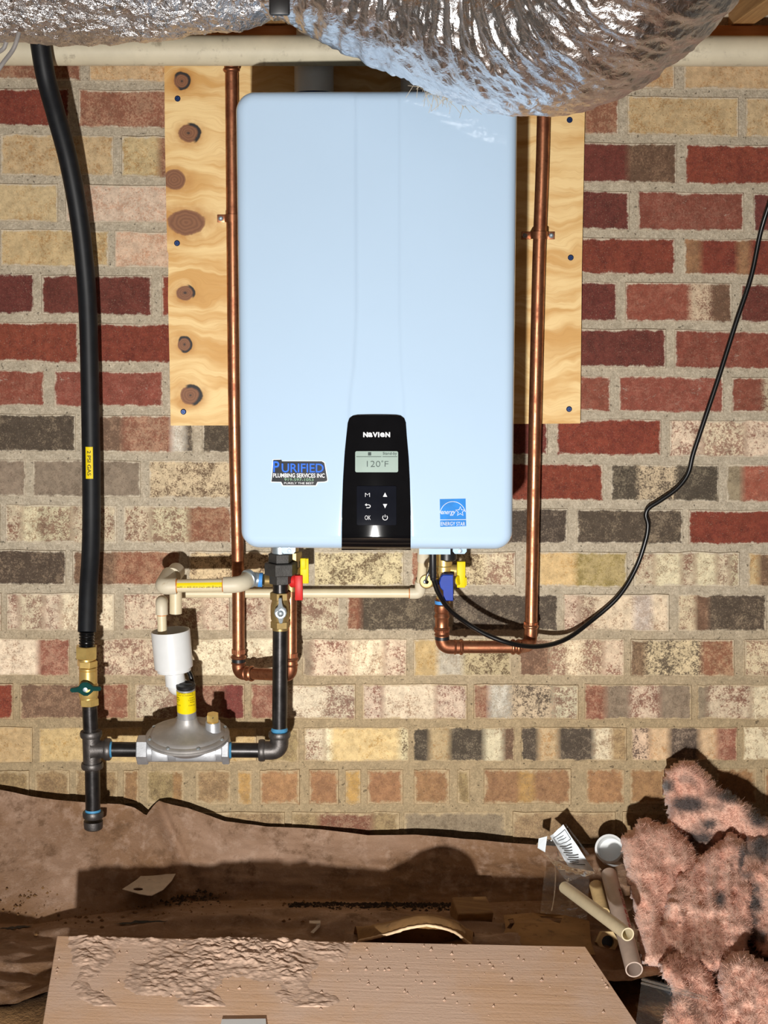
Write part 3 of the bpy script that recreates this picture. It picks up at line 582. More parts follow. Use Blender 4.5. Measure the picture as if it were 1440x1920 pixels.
def stroke(P, wpx, off, fn=flatface, closed=False):        # flat printed line
    L = []; n = len(P)
    for i in range(n):
        a = P[i-1] if (i or closed) else P[i]; b = P[(i+1) % n] if (i < n-1 or closed) else P[i]; dx, dy = b[0]-a[0], b[1]-a[1]; l = math.hypot(dx, dy) or 1
        nx_, ny_ = -dy/l*wpx/2, dx/l*wpx/2; L.append((fn(P[i][0]+nx_, P[i][1]+ny_, off), fn(P[i][0]-nx_, P[i][1]-ny_, off)))
    V = [p for q in L for p in q]; F = [(2*i, 2*i+1, 2*i+3, 2*i+2) for i in range(n-1)]
    if closed: F.append((2*n-2, 2*n-1, 1, 0))
    return V, F
o1 = PF+0.0006
obj('display_digits', join(ftext('120', 700.5, 870, 11.5, o1, 25, -0.25), ftext('o', 716.8, 865.2, 4.2, o1, 3.4, 0.0), ftext('F', 724.8, 870, 11, o1, 7, -0.25), stroke([(668, 856.3), (715, 856.3)], 0.8, o1), stroke([(717, 856.3), (745, 856.3)], 0.8, o1), stroke([(690, 851), (696, 851)], 6, o1), ftext('Stand-by', 731, 851, 5, o1, 26, 0)), M['lcdink'], cp, smooth=False, label='dark display digits 120 F')
obj('brand_lettering', join(ftext('N', 685.5, 815, 8.5, PF, 9, 0.6), ftext('a', 694.5, 815.2, 11, PF, 8.2, 0.6), ftext('V', 703.5, 815, 8.5, PF, 9.5, 0.6), ftext('I', 710, 815, 8.5, PF, 2.6, 0.6), ftext('e', 717, 815.2, 11, PF, 8.6, 0.6), ftext('N', 727, 815, 8.5, PF, 9, 0.6)), M['whiteink'], cp, smooth=False, label='white brand lettering')
kp = obj('keypad', prism(rrect(668.5, 911, 743.5, 985, 3, PF+0.0004), (0, 0.003, 0), 0.0007), M['keys'], cp, smooth=False, label='dark touch keypad with white symbols')
o2 = PF+0.0016
arc = [(722+4.6*math.sin(R(t)), 970.5-4.6*math.cos(R(t))) for t in range(40, 330, 20)]
tri = lambda P: ([flatface(x, y, o2) for x, y in P], [tuple(range(len(P)))])
obj('keypad_symbols', join(ftext('M', 689, 928, 8, o2, 9, -0.2), tri([(722, 923.5), (726, 931.5), (718, 931.5)]), tri([(722, 953), (718, 945), (726, 945)]), ftext('OK', 689.5, 970.5, 8.5, o2, 11, -0.1), stroke(arc, 1.2, o2), stroke([(722, 965), (722, 970)], 1.2, o2), stroke([(686, 946.5), (692, 946.5), (694.2, 948), (694.2, 950.5), (692, 952), (687, 952)], 1.3, o2), tri([(684, 946.5), (687.5, 943.8), (687.5, 949.2)])), M['whiteink'], cp, smooth=False, label='white keypad symbols')
# company decal: name plate (the cartoon figure above it is left out)
DPO = [(509, 903), (510.5, 892), (512.5, 862.5), (527, 862), (529, 865), (603, 865), (608, 868), (609.5, 876), (613.5, 899), (613, 901.5), (608, 903), (595, 903.5), (592, 910), (531, 910), (527.5, 903.5)]
def grow(P, k): cx = sum(p[0] for p in P)/len(P); cy = sum(p[1] for p in P)/len(P); return [(x+math.copysign(k, x-cx), y+math.copysign(k, y-cy)) for x, y in P]
dc = obj('company_decal', prism([onface(x, y, 0.0006) for x, y in grow(DPO, 1.4)], (0, 0.0008, 0)), M['decalwhite'], wh, smooth=False, label='company sticker with blue, white and green lettering on a black plate')
def osf(px, py, off): return onface(px, py, off)
obj('plate', prism([onface(x, y, 0.0010) for x, y in DPO], (0, 0.0006, 0)), M['decalblack'], dc, smooth=False)
tx = lambda *a, **k: ftext(*a, fn=osf, **k)
obj('name_shadow', join(tx('P', 518.5, 875.8, 22, 0.0013, 13, bold=0.9), tx('URIFIED', 568, 878, 17.5, 0.0013, 81, bold=0.9)), M['decalnavy'], dc, smooth=False)
obj('name_lettering', join(tx('P', 518, 875, 20.5, 0.0017, 11.5, bold=0.35), tx('URIFIED', 567.5, 877.5, 16.5, 0.0017, 79, bold=0.35)), M['decalblue'], dc, smooth=False, label='blue lettering PURIFIED')
obj('service_lettering', tx('PLUMBING SERVICES INC', 560.5, 891.5, 7.6, 0.0017, 97, bold=0.25), M['whiteink'], dc, smooth=False, label='white lettering PLUMBING SERVICES INC')
obj('phone_lettering', tx('919-597-1053', 560.5, 899.3, 5.4, 0.0017, 55, bold=0.05), M['decalgreen'], dc, smooth=False, label='pale green telephone number')
obj('motto_lettering', tx('PURELY THE BEST', 560.5, 906, 3.6, 0.0017, 56, bold=0.05), M['whiteink'], dc, smooth=False, label='small white lettering PURELY THE BEST')
# energy rating label
el = obj('rating_label', prism([onface(x, y, 0.0006) for x, y in ((824.5, 936), (873, 935), (874, 986.5), (825.5, 988))], (0, 0.0008, 0)), M['esblue'], wh, smooth=False, label='blue square energy label with white star')
star = []
for i in range(10): a = R(-90+36*i); rr = 9.3 if i % 2 == 0 else 3.9; star.append((863+rr*math.cos(a), 959+rr*math.sin(a)))
arc2 = [(849+24*math.sin(R(t)), 965-24.5*math.cos(R(t))) for t in range(-82, 84, 8)]
obj('rating_lettering', join(tx('ENERGY STAR', 849.5, 982, 7.2, 0.0012, 45.5, bold=0.0), stroke([(825, 974.8), (874, 974.2)], 1.0, 0.0012, osf), stroke(star, 1.1, 0.0012, osf, True), stroke(arc2, 0.9, 0.0012, osf), tx('energy', 840.5, 962.5, 9, 0.0012, 28, bold=-0.05, shear=0.35), stroke([(827, 963), (832, 963.4)], 0.9, 0.0012, osf)), M['whiteink'], el, smooth=False, label='white lettering energy and ENERGY STAR')
# bottom flange tabs, plate, vent collars
for px in (541, 862):
    P = [at(px-13, 1026, 0.30), at(px-13, 1034, 0.30), at(px-9, 1038.5, 0.30), at(px+9, 1038.5, 0.30), at(px+13, 1034, 0.30), at(px+13, 1026, 0.30)]
    tb = obj('mounting_tab', prism(P, (0, 0.003, 0)), M['heater'], wh, smooth=False); cc = at(px+1, 1033.5, 0.301)
    obj('tab_screw', lathe(cc, (0, -1, 0), [(0.0036, 0), (0.0034, 0.0012), (0.0015, 0.0016), (0.0008, 0.0008)], 12), M['zinc'], tb)
obj('bottom_plate', prism([at(786, 1026, 0.26), at(786, 1039.5, 0.26), at(844.5, 1039.5, 0.26), at(844.5, 1026, 0.26)], (0, 0.02, 0)), M['heater'], wh, smooth=False)
def vent(px, rpx, label):
    d = 0.050; r = 0.031; b = at(px, 190, d); b.z = ZT-0.006
    v = thing('vent_collar', b, label, 'vent pipe')
    obj('socket', lathe(b, (0, 0, 1), [(0.031, 0), (0.031, 0.008), (0.0305, 0.010), (0.0305, 0.022), (0.032, 0.024), (0.032, 0.03)], 36), M['white_pvc'], v)
    obj('gasket', lathe(b+Vector((0, 0, 0.0305)), (0, 0, 1), [(0.0325, 0), (0.0332, 0.002), (0.0325, 0.004)], 36), M['decalnavy'], v, label='dark blue seal ring')
    obj('pipe', lathe(b+Vector((0, 0, 0.033)), (0, 0, 1), [(0.0335, 0), (0.0340, 0.002), (0.0340, 0.06), (0.030, 0.062), (0.030, 0.20)], 36), M['white_pvc'], v)
vent(589, 36, 'white vent pipe collar on top of the heater, left of its centre'); vent(788, 36, 'white vent pipe collar on top of the heater, half hidden by foil duct')
# ================================================================== copper pipes
def bead(c, ax, r, w=0.004): c = Vector(c); a = Vector(ax).normalized(); return lathe(c-a*w, a, [(r*0.93, 0), (r*1.07, w*0.5), (r*1.12, w), (r*1.07, w*1.5), (r*0.93, w*2)], 28, cap=False)
def press_elbow(parent, a, corner, c, r, leg=0.030):
    a, k, c = Vector(a), Vector(corner), Vector(c); d1, d2 = (a-k).normalized(), (c-k).normalized()
    P = fillet([k+d1*leg, k, k+d2*leg], leg*0.62, 12)
    parts = [tube(P, r*1.10, 28), bead(k+d1*leg, d1, r*1.16, 0.0035), bead(k+d2*leg, d2, r*1.16, 0.0035), bead(k+d1*(leg-0.011), d1, r*1.10, 0.0025), bead(k+d2*(leg-0.011), d2, r*1.10, 0.0025)]
    return obj('elbow', join(*parts), M['copper'], parent)
def crimp(parent, c, ax, r, n=26, L=0.008):
    c = Vector(c); a = Vector(ax).normalized(); u, v = frame(a); parts = []
    parts.append(cyl(c-a*L/2, c+a*L/2, r*1.06, 28))
    for i in range(n):
        t = 2*math.pi*i/n; parts.append(tube([c-a*L/2+(u*math.cos(t)+v*math.sin(t))*r*1.06, c+a*L/2+(u*math.cos(t)+v*math.sin(t))*r*1.06], r*0.07, 5))
    return obj('crimp_ring', join(*parts), M['copper'], parent)
rc = 0.0112
A = pts([(434, 128, 0.042), (436, 400, 0.042), (440, 800, 0.042), (446, 1050, 0.042), (447.5, 1262, 0.042)]); B0 = at(447.5, 1262, 0.042); B1 = at(545, 1266, 0.105); B2 = at(545, 1100, 0.105)
hp = thing('hot_water_pipe', B0, 'copper pipe rising along the left side of the heater, looping under it', 'pipe')
rz = lambda P, n=6: spline(P, n)
obj('riser', tube(rz(A[:4]+[at(447.3, 1235, 0.042)]), rc, 28), M['copper'], hp); obj('cross_pipe', tube([B0.lerp(B1, 0.12), B0.lerp(B1, 0.9)], rc*0.98, 28), M['copper'], hp)
obj('short_riser', tube([B1.lerp(B2, 0.1), B2], rc, 28), M['copper'], hp)
press_elbow(hp, A[-2], B0, B1, rc); press_elbow(hp, B0, B1, B2, rc); crimp(hp, at(447.2, 1221, 0.042), (0, 0, 1), rc); crimp(hp, at(545, 1228, 0.105), (0, 0, 1), rc)
obj('crimp_mark', lathe(at(447.4, 1241, 0.042), (0, 0, 1), [(rc*1.13, 0), (rc*1.13, 0.006)], 28, cap=False), M['blackplastic'], hp, label='black size mark band')
obj('coupling', join(cyl(at(434, 132, 0.042), at(434, 70, 0.042), rc*1.14, 28, 0.001), bead(at(434, 131, 0.042), (0, 0, 1), rc*1.2, 0.004)), M['copper'], hp)
A = pts([(1021, 110, 0.045), (1017, 300, 0.045), (1010, 500, 0.045), (1003, 800, 0.045), (998, 1050, 0.045), (995.5, 1185, 0.045)]); C0 = at(994, 1209, 0.05); C1 = at(984, 1213, 0.10); C2 = at(829, 1213, 0.11); C3 = at(828.5, 1122, 0.11)
cpq = thing('cold_water_pipe', C2, 'copper pipe on the right of the heater, turning left under it', 'pipe')
obj('riser', tube(rz(A), rc*1.03, 28), M['copper'], cpq); obj('cross_pipe', tube([C1.lerp(C2, 0.05), C1.lerp(C2, 0.93)], rc, 28), M['copper'], cpq)
obj('elbow', join(tube(fillet([at(995.5, 1172, 0.045), C0, at(970, 1213, 0.10)], 0.02, 10), rc*1.1, 28), bead(at(995.5, 1174, 0.045), (0, 0, 1), rc*1.16), bead(at(972, 1213, 0.1), (1, 0, 0), rc*1.14), bead(at(962, 1213, 0.1), (1, 0, 0), rc*1.14)), M['copper'], cpq)
crimp(cpq, at(995.6, 1170, 0.045), (0, 0, 1), rc*1.05)
press_elbow(cpq, C1, C2, C3, rc*1.03, 0.034); obj('short_riser', tube([C2.lerp(C3, 0.2), C3], rc, 28), M['copper'], cpq)
obj('adapter', lathe(at(828.5, 1184, 0.11), (0, 0, 1), [(rc*1.02, 0), (rc*1.2, 0.002), (rc*1.1, 0.012), (rc*1.12, 0.024), (rc*1.28, 0.027), (rc*1.2, 0.030), (rc*1.05, 0.034), (rc*1.22, 0.037), (rc*1.22, 0.048), (rc*1.05, 0.050)], 28), M['copper'], cpq)
crimp(cpq, at(828.5, 1180, 0.11), (0, 0, 1), rc*1.1); obj('thread_tape', lathe(at(828.5, 1132, 0.11), (0, 0, 1), [(rc*1.12, 0), (rc*1.14, 0.006)], 28), M['bluetape'], cpq, label='blue tape ring')
obj('size_mark', lathe(at(829, 1199, 0.11), (0, 0, 1), [(rc*1.16, 0), (rc*1.16, 0.006)], 28, cap=False), M['blackplastic'], cpq, label='black size mark band')
def clamp(c, r, label, two=True):
    c = Vector(c); t = thing('pipe_strap', c, label, 'pipe strap', 'copper pipe straps on the plywood'); L = 0.013; V = []; F = []; n = 16
    yb = -0.0182
    prof = [(-r*1.14, yb)]+[(math.cos(R(180-180*i/n))*r*1.14, c.y-math.sin(R(180*i/n))*r*1.14) for i in range(n+1)]+[(r*1.14, yb)]
    prof = [(-r*1.14-0.0, yb)]+prof[1:-1]+[(r*1.14, yb)]
    for ro in (1.0, 1.1):
        for x, y in prof:
            for s in (-1, 1): V.append((c.x+x*ro, y if y == yb else c.y+(y-c.y)*ro, c.z+s*L/2))
    m = len(prof)*2
    for i in range(len(prof)-1):
        F += [(2*i, 2*i+1, 2*i+3, 2*i+2), (m+2*i, m+2*i+2, m+2*i+3, m+2*i+1), (2*i, 2*i+2, m+2*i+2, m+2*i), (2*i+1, m+2*i+1, m+2*i+3, 2*i+3)]
    obj('band', (V, F), M['copper'], t)
    for s in ((-1, 1) if two else (-1,)):
        tb = obj('tab', box((c.x+s*(r*1.14+0.008), yb-0.001, c.z), (0.017, 0.0018, 0.0135), 0.0005), M['copper'], t)
        obj('tab_screw', lathe((c.x+s*(r*1.14+0.010), yb-0.002, c.z), (0, -1, 0), [(0.0045, 0), (0.0042, 0.001), (0.0024, 0.002), (0.0014, 0.001)], 14), M['zinc'], tb)
clamp(at(436, 409, 0.042), rc, 'copper strap holding the left pipe to the plywood'); clamp(at(1011.5, 441, 0.045), rc*1.03, 'copper strap holding the right pipe to the plywood')
# ================================================================== gas hose and black iron gas line
DG = 0.13; s_ = pxm(300, 1350, DG); X1 = Vector((1, 0, 0)); Z1 = Vector((0, 0, 1)); Y1 = Vector((0, -1, 0))
HP = [(66, 20, 0.18), (72, 60, 0.178), (85, 140, 0.166), (105, 215, 0.135), (128, 300, 0.105), (147, 400, 0.082), (159, 500, 0.07), (165.5, 600, 0.065), (170, 800, 0.065), (171.5, 950, 0.075), (170, 1040, 0.09), (165.5, 1110, 0.11), (163, 1185, 0.13)]
gh = thing('gas_hose', at(163, 1235, DG), 'thick black flexible gas line with a yellow label, left of the heater', 'gas hose')
hpth = spline(pts(HP), 40); obj('jacket', tube(hpth, 0.0163, 32), M['rubber'], gh)
pa, pb_ = at(163, 1183, DG), at(162.5, 1213, DG); L = (pb_-pa).length; prof = []
for i in range(31): t = i/30; prof.append((0.0128+0.0014*math.sin(t*2*math.pi*5.5), t*L))
obj('corrugated_tube', lathe(pa, pb_-pa, prof, 28), M['cord'], gh)
obj('nut', join(hexn(at(162, 1211, DG), at(162, 1234, DG), 0.0176, 0.0015, 0.35), cyl(at(162, 1234, DG), at(163, 1239, DG), 0.0152, 24), hexn(at(164, 1238, DG), at(164, 1250, DG), 0.0158, 0.001, 0.1)), M['brass'], gh, label='brass hose nut')
# label wraps the front of the hose
lab = []; nl = 7
for j in range(9):
    t = j/8; y = 840+59.5*t; zz = at(170.8, y, 0.1).z; c = min(hpth, key=lambda p: abs(p.z-zz)).copy(); c.z = zz
    for i in range(nl): a = R(-24+45*i/(nl-1)); lab.append(c+Vector((math.sin(a)*0.0168, -math.cos(a)*0.0168, 0)))
lb = obj('label', (lab, [(j*nl+i, j*nl+i+1, (j+1)*nl+i+1, (j+1)*nl+i) for j in range(8) for i in range(nl-1)]), M['yellow'], gh, label='yellow label reading 2 PSI GAS')
V_, F_ = text('2 PSI GAS', 9.5*s_/0.7*0.72, min(hpth, key=lambda p: abs(p.z-at(170, 869.5, 0.1).z))+Vector((-0.0006, -0.0174, 0)), xd=(min(hpth, key=lambda p: abs(p.z-at(170, 895, 0.1).z))-min(hpth, key=lambda p: abs(p.z-at(170, 845, 0.1).z))).normalized(), yd=(1, 0, 0), width=46*s_); obj('lettering', ([Vector((v.x, v.y-0.0003, v.z)) for v in V_], F_), M['blackink'], lb, smooth=False)
sv = thing('gas_shutoff_valve', at(166, 1325, DG), 'brass gas valve with dark green handle under the black hose', 'valve')
obj('body', join(cyl(at(165, 1251, DG), at(165, 1256, DG), 0.0164, 28, 0.0015), cyl(at(165.5, 1255, DG), at(165.5, 1283, DG), 0.0160, 28, 0.002), lathe(at(166, 1300, DG), (0, 0, 1), [(0.014, -0.01), (0.0172, -0.004), (0.0180, 0.006), (0.0172, 0.016), (0.014, 0.022)], 28), cyl(at(166.5, 1298, DG), at(166.5, 1311, DG), 0.0156, 28, 0.001), hexn(at(167, 1309, DG), at(167.5, 1322, DG), 0.0154, 0.001, 0.2)), M['brass'], sv)
obj('stem', cyl(at(163, 1292, DG), at(163, 1292, DG+0.026), 0.006, 16), M['brass'], sv)
hc = at(160, 1293, DG+0.027)
def wing(P, thick=0.007): return prism([hc+Vector((x*s_, 0.0022*x/12+0.003*y/12, -y*s_)) for x, y in P], (0, thick, 0), 0.0012)
WP = [(-26, -3.5), (-17, -4.5), (-12, -6), (-9, -11), (-4, -14.5), (4, -14.5), (10, -10), (14, -5), (27, -3.5), (28, 2), (26, 4.5), (14, 4), (9, 9), (3, 13.5), (-4, 13), (-10, 8), (-14, 5), (-25, 5), (-28, 1)]
gh_ = obj('handle', wing(WP), M['green'], sv, smooth=False, label='dark green wing handle'); obj('handle_screw', lathe(hc, (0, -1, 0), [(0.0045, 0), (0.004, 0.002), (0.001, 0.0025)], 14), M['zinc'], gh_)
# riser nipple, tee, drip leg
rp = 0.0134
def nipple(parent, a, b, dope=(), thr=0.006):
    a, b = Vector(a), Vector(b); ax = (b-a).normalized(); o = obj('nipple', cyl(a, b, rp, 28, 0.0008), M['iron'], parent)
    for e, d in ((a, ax), (b, -ax)):
        prof = []
        for i in range(13): prof.append((rp*(0.985+0.02*(i % 2)), i*thr/12))
        obj('thread', lathe(e+d*0.0, d, prof, 24, cap=False), M['thread'], o)
    return o
tl = thing('gas_tee_drip_leg', at(174, 1555, DG), 'black iron pipe tee with capped drip leg at the lower left', 'gas pipe')
TC = at(172, 1405, DG); nipple(tl, at(168, 1322, DG), at(170, 1372, DG))
def band_(c, ax, r, w): c = Vector(c); a = Vector(ax).normalized(); return lathe(c-a*w/2, a, [(r*0.94, 0), (r, w*0.25), (r, w*0.75), (r*0.94, w)], 28)
rt = 0.0172
tt, tb_ = at(170.5, 1370, DG), at(173, 1441, DG); te = at(207, 1405, DG)
obj('tee', join(tube([tt, TC, tb_], rt*0.93, 28), band_(at(170.7, 1376, DG), tt-TC, rt*1.15, 0.011), band_(at(173, 1435, DG), tt-TC, rt*1.15, 0.011), cyl(TC, te, rt*0.90, 28, 0.001, r1=rt*0.94), band_(at(202, 1405, DG), X1, rt*1.17, 0.011), cyl(TC, at(192, 1405, DG), rt*1.18, 28, 0, r1=rt*0.85)), M['castiron'], tl)
obj('pipe_dope', lathe(at(203, 1405, DG), (1, 0, 0), [(rp*1.0, 0), (rp*1.14, 0.004), (rp*1.02, 0.0075)], 28), M['dope'], tl, label='blue pipe dope ring')
nipple(tl, at(173, 1440, DG), at(174.5, 1527, DG)); nipple(tl, at(205, 1405, DG), at(262, 1405.5, DG))
obj('cap', join(lathe(at(175.2, 1555, DG), at(174.5, 1520, DG)-at(175.2, 1555, DG), [(0.0135, 0), (0.0165, 0.0025), (0.0172, 0.008), (0.0172, 0.016)], 28), band_(at(174.6, 1527, DG), Z1, rt*1.09, 0.012)), M['castiron'], tl); obj('dope_smear', lathe(at(174.4, 1522, DG), (0, 0, 1), [(rp*1.06, 0), (rp*1.03, 0.005)], 20), M['dope'], tl)
# regulator
RCN = at(352, 1381, DG); rg = thing('gas_regulator', at(352, 1432, DG), 'grey die-cast gas regulator with yellow warning label on its stack', 'regulator')
BC0, BC1 = at(281, 1407, DG), at(420, 1407, DG); tilt = Vector((0.0, -0.15, 1)).normalized()
obj('body', join(cyl(BC0, BC1, 0.0205, 32, 0.002), lathe(RCN-tilt*0.026, tilt, [(0.036, 0), (0.050, 0.010), (0.064, 0.018), (0.066, 0.022)], 48), box(at(300, 1415, DG+0.016), (0.03, 0.012, 0.022), 0.002), box(at(368, 1412, DG+0.010), (0.075, 0.022, 0.026), 0.004)), M['alloy'], rg)
obj('inlet_hub', join(hexn(at(258, 1406, DG), at(279, 1406, DG), 0.0225, 0.0015, 0.2), cyl(at(279, 1406, DG), at(286, 1406, DG), 0.0215, 28)), M['alloy'], rg); obj('outlet_hub', join(hexn(at(417, 1406, DG), at(431, 1406, DG), 0.0222, 0.0015, 0.2), cyl(at(412, 1406, DG), at(418, 1406, DG), 0.0205, 28)), M['alloy'], rg)
obj('flange', lathe(RCN-tilt*0.004, tilt, [(0.066, -0.001), (0.0735, 0), (0.0745, 0.002), (0.0745, 0.004), (0.0725, 0.0046), (0.0725, 0.0056), (0.0745, 0.0062), (0.0745, 0.0085), (0.073, 0.010), (0.066, 0.0108)], 64), M['alloytop'], rg)
obj('dome', lathe(RCN+tilt*0.0055, tilt, [(0.067, 0), (0.0645, 0.004), (0.060, 0.006), (0.052, 0.0072), (0.042, 0.0095), (0.032, 0.0125), (0.0255, 0.0155), (0.0215, 0.020), (0.0188, 0.026), (0.0175, 0.033)], 64), M['alloytop'], rg)
SB = RCN+tilt*0.034; st = obj('stack', lathe(SB, tilt, [(0.0172, 0), (0.0168, 0.012), (0.0165, 0.060)], 40), M['alloy'], rg)
obj('stack_cap', lathe(SB+tilt*0.0605, tilt, [(0.0160, 0), (0.0172, 0.001), (0.0174, 0.0055), (0.016, 0.0070), (0.012, 0.0072)], 40), M['blackplastic'], rg, label='black stack cap'); obj('cap_slot', box(SB+tilt*0.0680, (0.022, 0.0022, 0.0012)), M['blackink'], rg, smooth=False)
sl = obj('warning_label', lathe(SB+tilt*0.0165, tilt, [(0.0171, 0), (0.0169, 0.0405)], 40, cap=False), M['yellow'], rg, label='yellow warning label')
def wrap(s, zoff, ang, h, w, r=0.01735):
    V, F = text(s, h/0.7, (0, 0, 0), width=w, ext=0.0001); out = []
    for v in V: a = R(ang)+v.x/r; out.append(SB+Vector((math.sin(a)*r, -math.cos(a)*r, 0))+tilt*(zoff+v.z))
    return out, F
obj('lettering', join(wrap('certified venting', 0.0535, 4, 0.0022, 0.030), wrap('prior to installation', 0.0498, 4, 0.0022, 0.032), wrap('ER', 0.0445, -50, 0.0024, 0.008), wrap('URE', 0.0405, -48, 0.0024, 0.009), wrap('IM', 0.0365, -54, 0.0022, 0.005), wrap('CLUD', 0.0305, -46, 0.0024, 0.010), wrap('CONT', 0.0445, 42, 0.0024, 0.010), wrap('LINE P', 0.0405, 42, 0.0024, 0.013), wrap('REGU', 0.0365, 46, 0.0024, 0.010), wrap('CSA/AG', 0.0305, 42, 0.0024, 0.014)), M['blackink'], sl, smooth=False)
PBs = RCN+Vector((0.046, -0.002, 0.0105)); obj('vent_boss', lathe(PBs, tilt, [(0.0155, 0), (0.0140, 0.003), (0.0135, 0.017), (0.0125, 0.019)], 32), M['alloy'], rg); vp = obj('vent_plug', join(lathe(PBs+tilt*0.017, tilt, [(0.0105, 0), (0.0105, 0.003)], 20), hexn(PBs+tilt*0.020, PBs+tilt*0.034, 0.0098, 0.0012, 0.55)), M['brass'], rg, label='brass vent plug'); obj('vent_hole', cyl(PBs+tilt*0.029+Vector((0.001, -0.0098, 0)), PBs+tilt*0.029+Vector((0.001, -0.0112, 0)), 0.0014, 10), M['blackink'], vp)
for i in range(8):
    a = R(22+45*i); c = RCN+Vector((math.cos(a)*0.0692, math.sin(a)*0.0692, 0.0104*math.sin(a)+0.0066)); obj('flange_screw', lathe(c, tilt, [(0.0036, -0.003), (0.0036, 0.0006), (0.002, 0.002)], 12), M['zinc'], rg)
# outlet nipple, elbow, riser
gr = thing('gas_riser_pipe', at(512, 1425, DG), 'black iron gas pipe and elbow rising from the regulator to the heater', 'gas pipe')
nipple(gr, at(430, 1406.5, DG), at(492, 1407, DG)); obj('dope_ring', lathe(at(429.5, 1406.5, DG), (1, 0, 0), [(rp, 0), (rp*1.13, 0.003), (rp, 0.005)], 28), M['dope'], gr, label='blue pipe dope ring')
E0, E1, E2 = at(489, 1407, DG), at(523.5, 1407, DG), at(524, 1373, DG); obj('elbow', join(tube(fillet([E0, E1, E2], 0.028, 14), rt*0.98, 28), band_(at(491, 1407, DG), X1, rt*1.16, 0.011), band_(at(524, 1377, DG), Z1, rt*1.16, 0.011)), M['castiron'], gr)
obj('dope_collar', lathe(at(524, 1372, DG), (0, 0, 1), [(rp*1.02, 0), (rp*1.14, 0.003), (rp*1.02, 0.0075)], 28), M['dope'], gr, label='blue pipe dope collar')
nipple(gr, at(524, 1373, DG), at(525.5, 1178, DG), thr=0.004)
gv = thing('gas_valve', at(525.5, 1183, DG), 'brass gas valve with zinc lever handle below the black union', 'valve')
obj('body', join(cyl(at(525.5, 1182, DG), at(525.5, 1164, DG), 0.0140, 28, 0.001), hexn(at(525.5, 1177, DG), at(525.5, 1164, DG), 0.0150, 0.001, 0.25), lathe(at(525.5, 1166, DG), (0, 0, 1), [(0.0145, 0), (0.0168, 0.006), (0.0172, 0.018), (0.0168, 0.03), (0.0150, 0.036)], 28), cyl(at(525.5, 1136, DG), at(525.5, 1110, DG), 0.0152, 28, 0.0015), hexn(at(525.5, 1124, DG), at(525.5, 1110, DG), 0.0158, 0.001, 0.25)), M['dullbrass'], gv)
obj('stem', cyl(at(526, 1149, DG), at(526, 1149, DG+0.024), 0.0065, 16), M['blackplastic'], gv); hc = at(526, 1150, DG+0.026)
WP = [(-2.8, -30), (2.6, -30), (3.2, -20), (5, -13), (10, -8), (11.5, 0), (9, 7), (5, 11), (3.5, 18), (2, 21), (-2, 21), (-3.5, 18), (-5, 11), (-9, 7), (-11.5, 0), (-10, -8), (-5, -13), (-3.2, -20)]
lv = obj('lever', wing(WP, 0.004), M['zinc'], gv, smooth=False, label='zinc lever handle'); obj('lever_hub', join(pipe_ring(hc+Vector((0, 0.001, 0)), hc+Vector((0, -0.002, 0)), 0.0085, 0.0062, 24), lathe(hc, (0, -1, 0), [(0.0042, -0.001), (0.0042, 0.003), (0.002, 0.0042)], 16)), M['zinc'], lv); obj('lever_slot', box(hc+Vector((0, -0.0004, 22*s_)), (0.0018, 0.001, 0.010)), M['blackink'], lv, smooth=False)
un = thing('pipe_union', at(525, 1112, DG), 'dark hexagonal pipe union joining gas valve and heater', 'pipe union')
obj('lower_nut', hexn(at(526, 1094, DG), at(526, 1076, DG), 0.0172, 0.001, 0.25), M['castdark'], un); obj('union_nut', hexn(at(527, 1077, DG), at(527, 1054, DG), 0.0255, 0.0015, 0.25), M['castdark'], un); obj('upper_nut', hexn(at(526, 1054, DG), at(526, 1037, DG), 0.0185, 0.001, 0.25), M['castdark'], un)
prof = [(rp*(0.97+0.03*(i % 2)), i*0.0165/14) for i in range(15)]; obj('threaded_nipple', lathe(at(525.5, 1111, DG), (0, 0, 1), prof, 24), M['iron'], un); obj('inlet_stub', cyl(at(525.5, 1037, DG), at(525.5, 1012, DG), 0.0155, 24), M['zinc'], un)
# ================================================================== isolation valves under the heater
DV = 0.105
def isoval(name_label, px, hcol, side_handle, low_handle, tee_left):
    pass
hv = thing('hot_isolation_valve', at(546, 1110, DV), 'brass isolation valve with red and yellow handles beside the gas union', 'valve')
obj('body', join(cyl(at(546, 1108, DV), at(546, 1022, DV), 0.0135, 24, 0.001), hexn(at(546, 1050, DV), at(546, 1034, DV), 0.0165, 0.001), cyl(at(494, 1088, DV+0.01), at(546, 1088, DV), 0.0118, 24, 0.001), cyl(at(546, 1072, DV), at(563, 1072, DV+0.012), 0.0075, 18)), M['dullbrass'], hv)
obj('tape', cyl(at(484.5, 1087, DV+0.01), at(492.5, 1087.5, DV+0.01), 0.0128, 24), M['bluetape'], hv, label='blue tape ring')
yh = obj('drain_handle', join(box(at(571, 1070, DV+0.014), (15.5*s_, 0.010, 47*s_), 0.0012), box(at(568.5, 1057, DV+0.020), (10*s_, 0.006, 21*s_), 0.001)), M['yellow'], hv, label='yellow handle')
obj('service_handle', join(box(at(560.5, 1101.5, DV+0.018), (14.5*s_, 0.011, 47*s_), 0.0014), cyl(at(544, 1089, DV+0.012), at(556, 1089, DV+0.014), 0.0118, 20, 0.002)), M['red'], hv, label='red handle')
cv = thing('cold_isolation_valve', at(838, 1132, 0.11), 'brass isolation valve with blue and yellow handles on the right', 'valve')
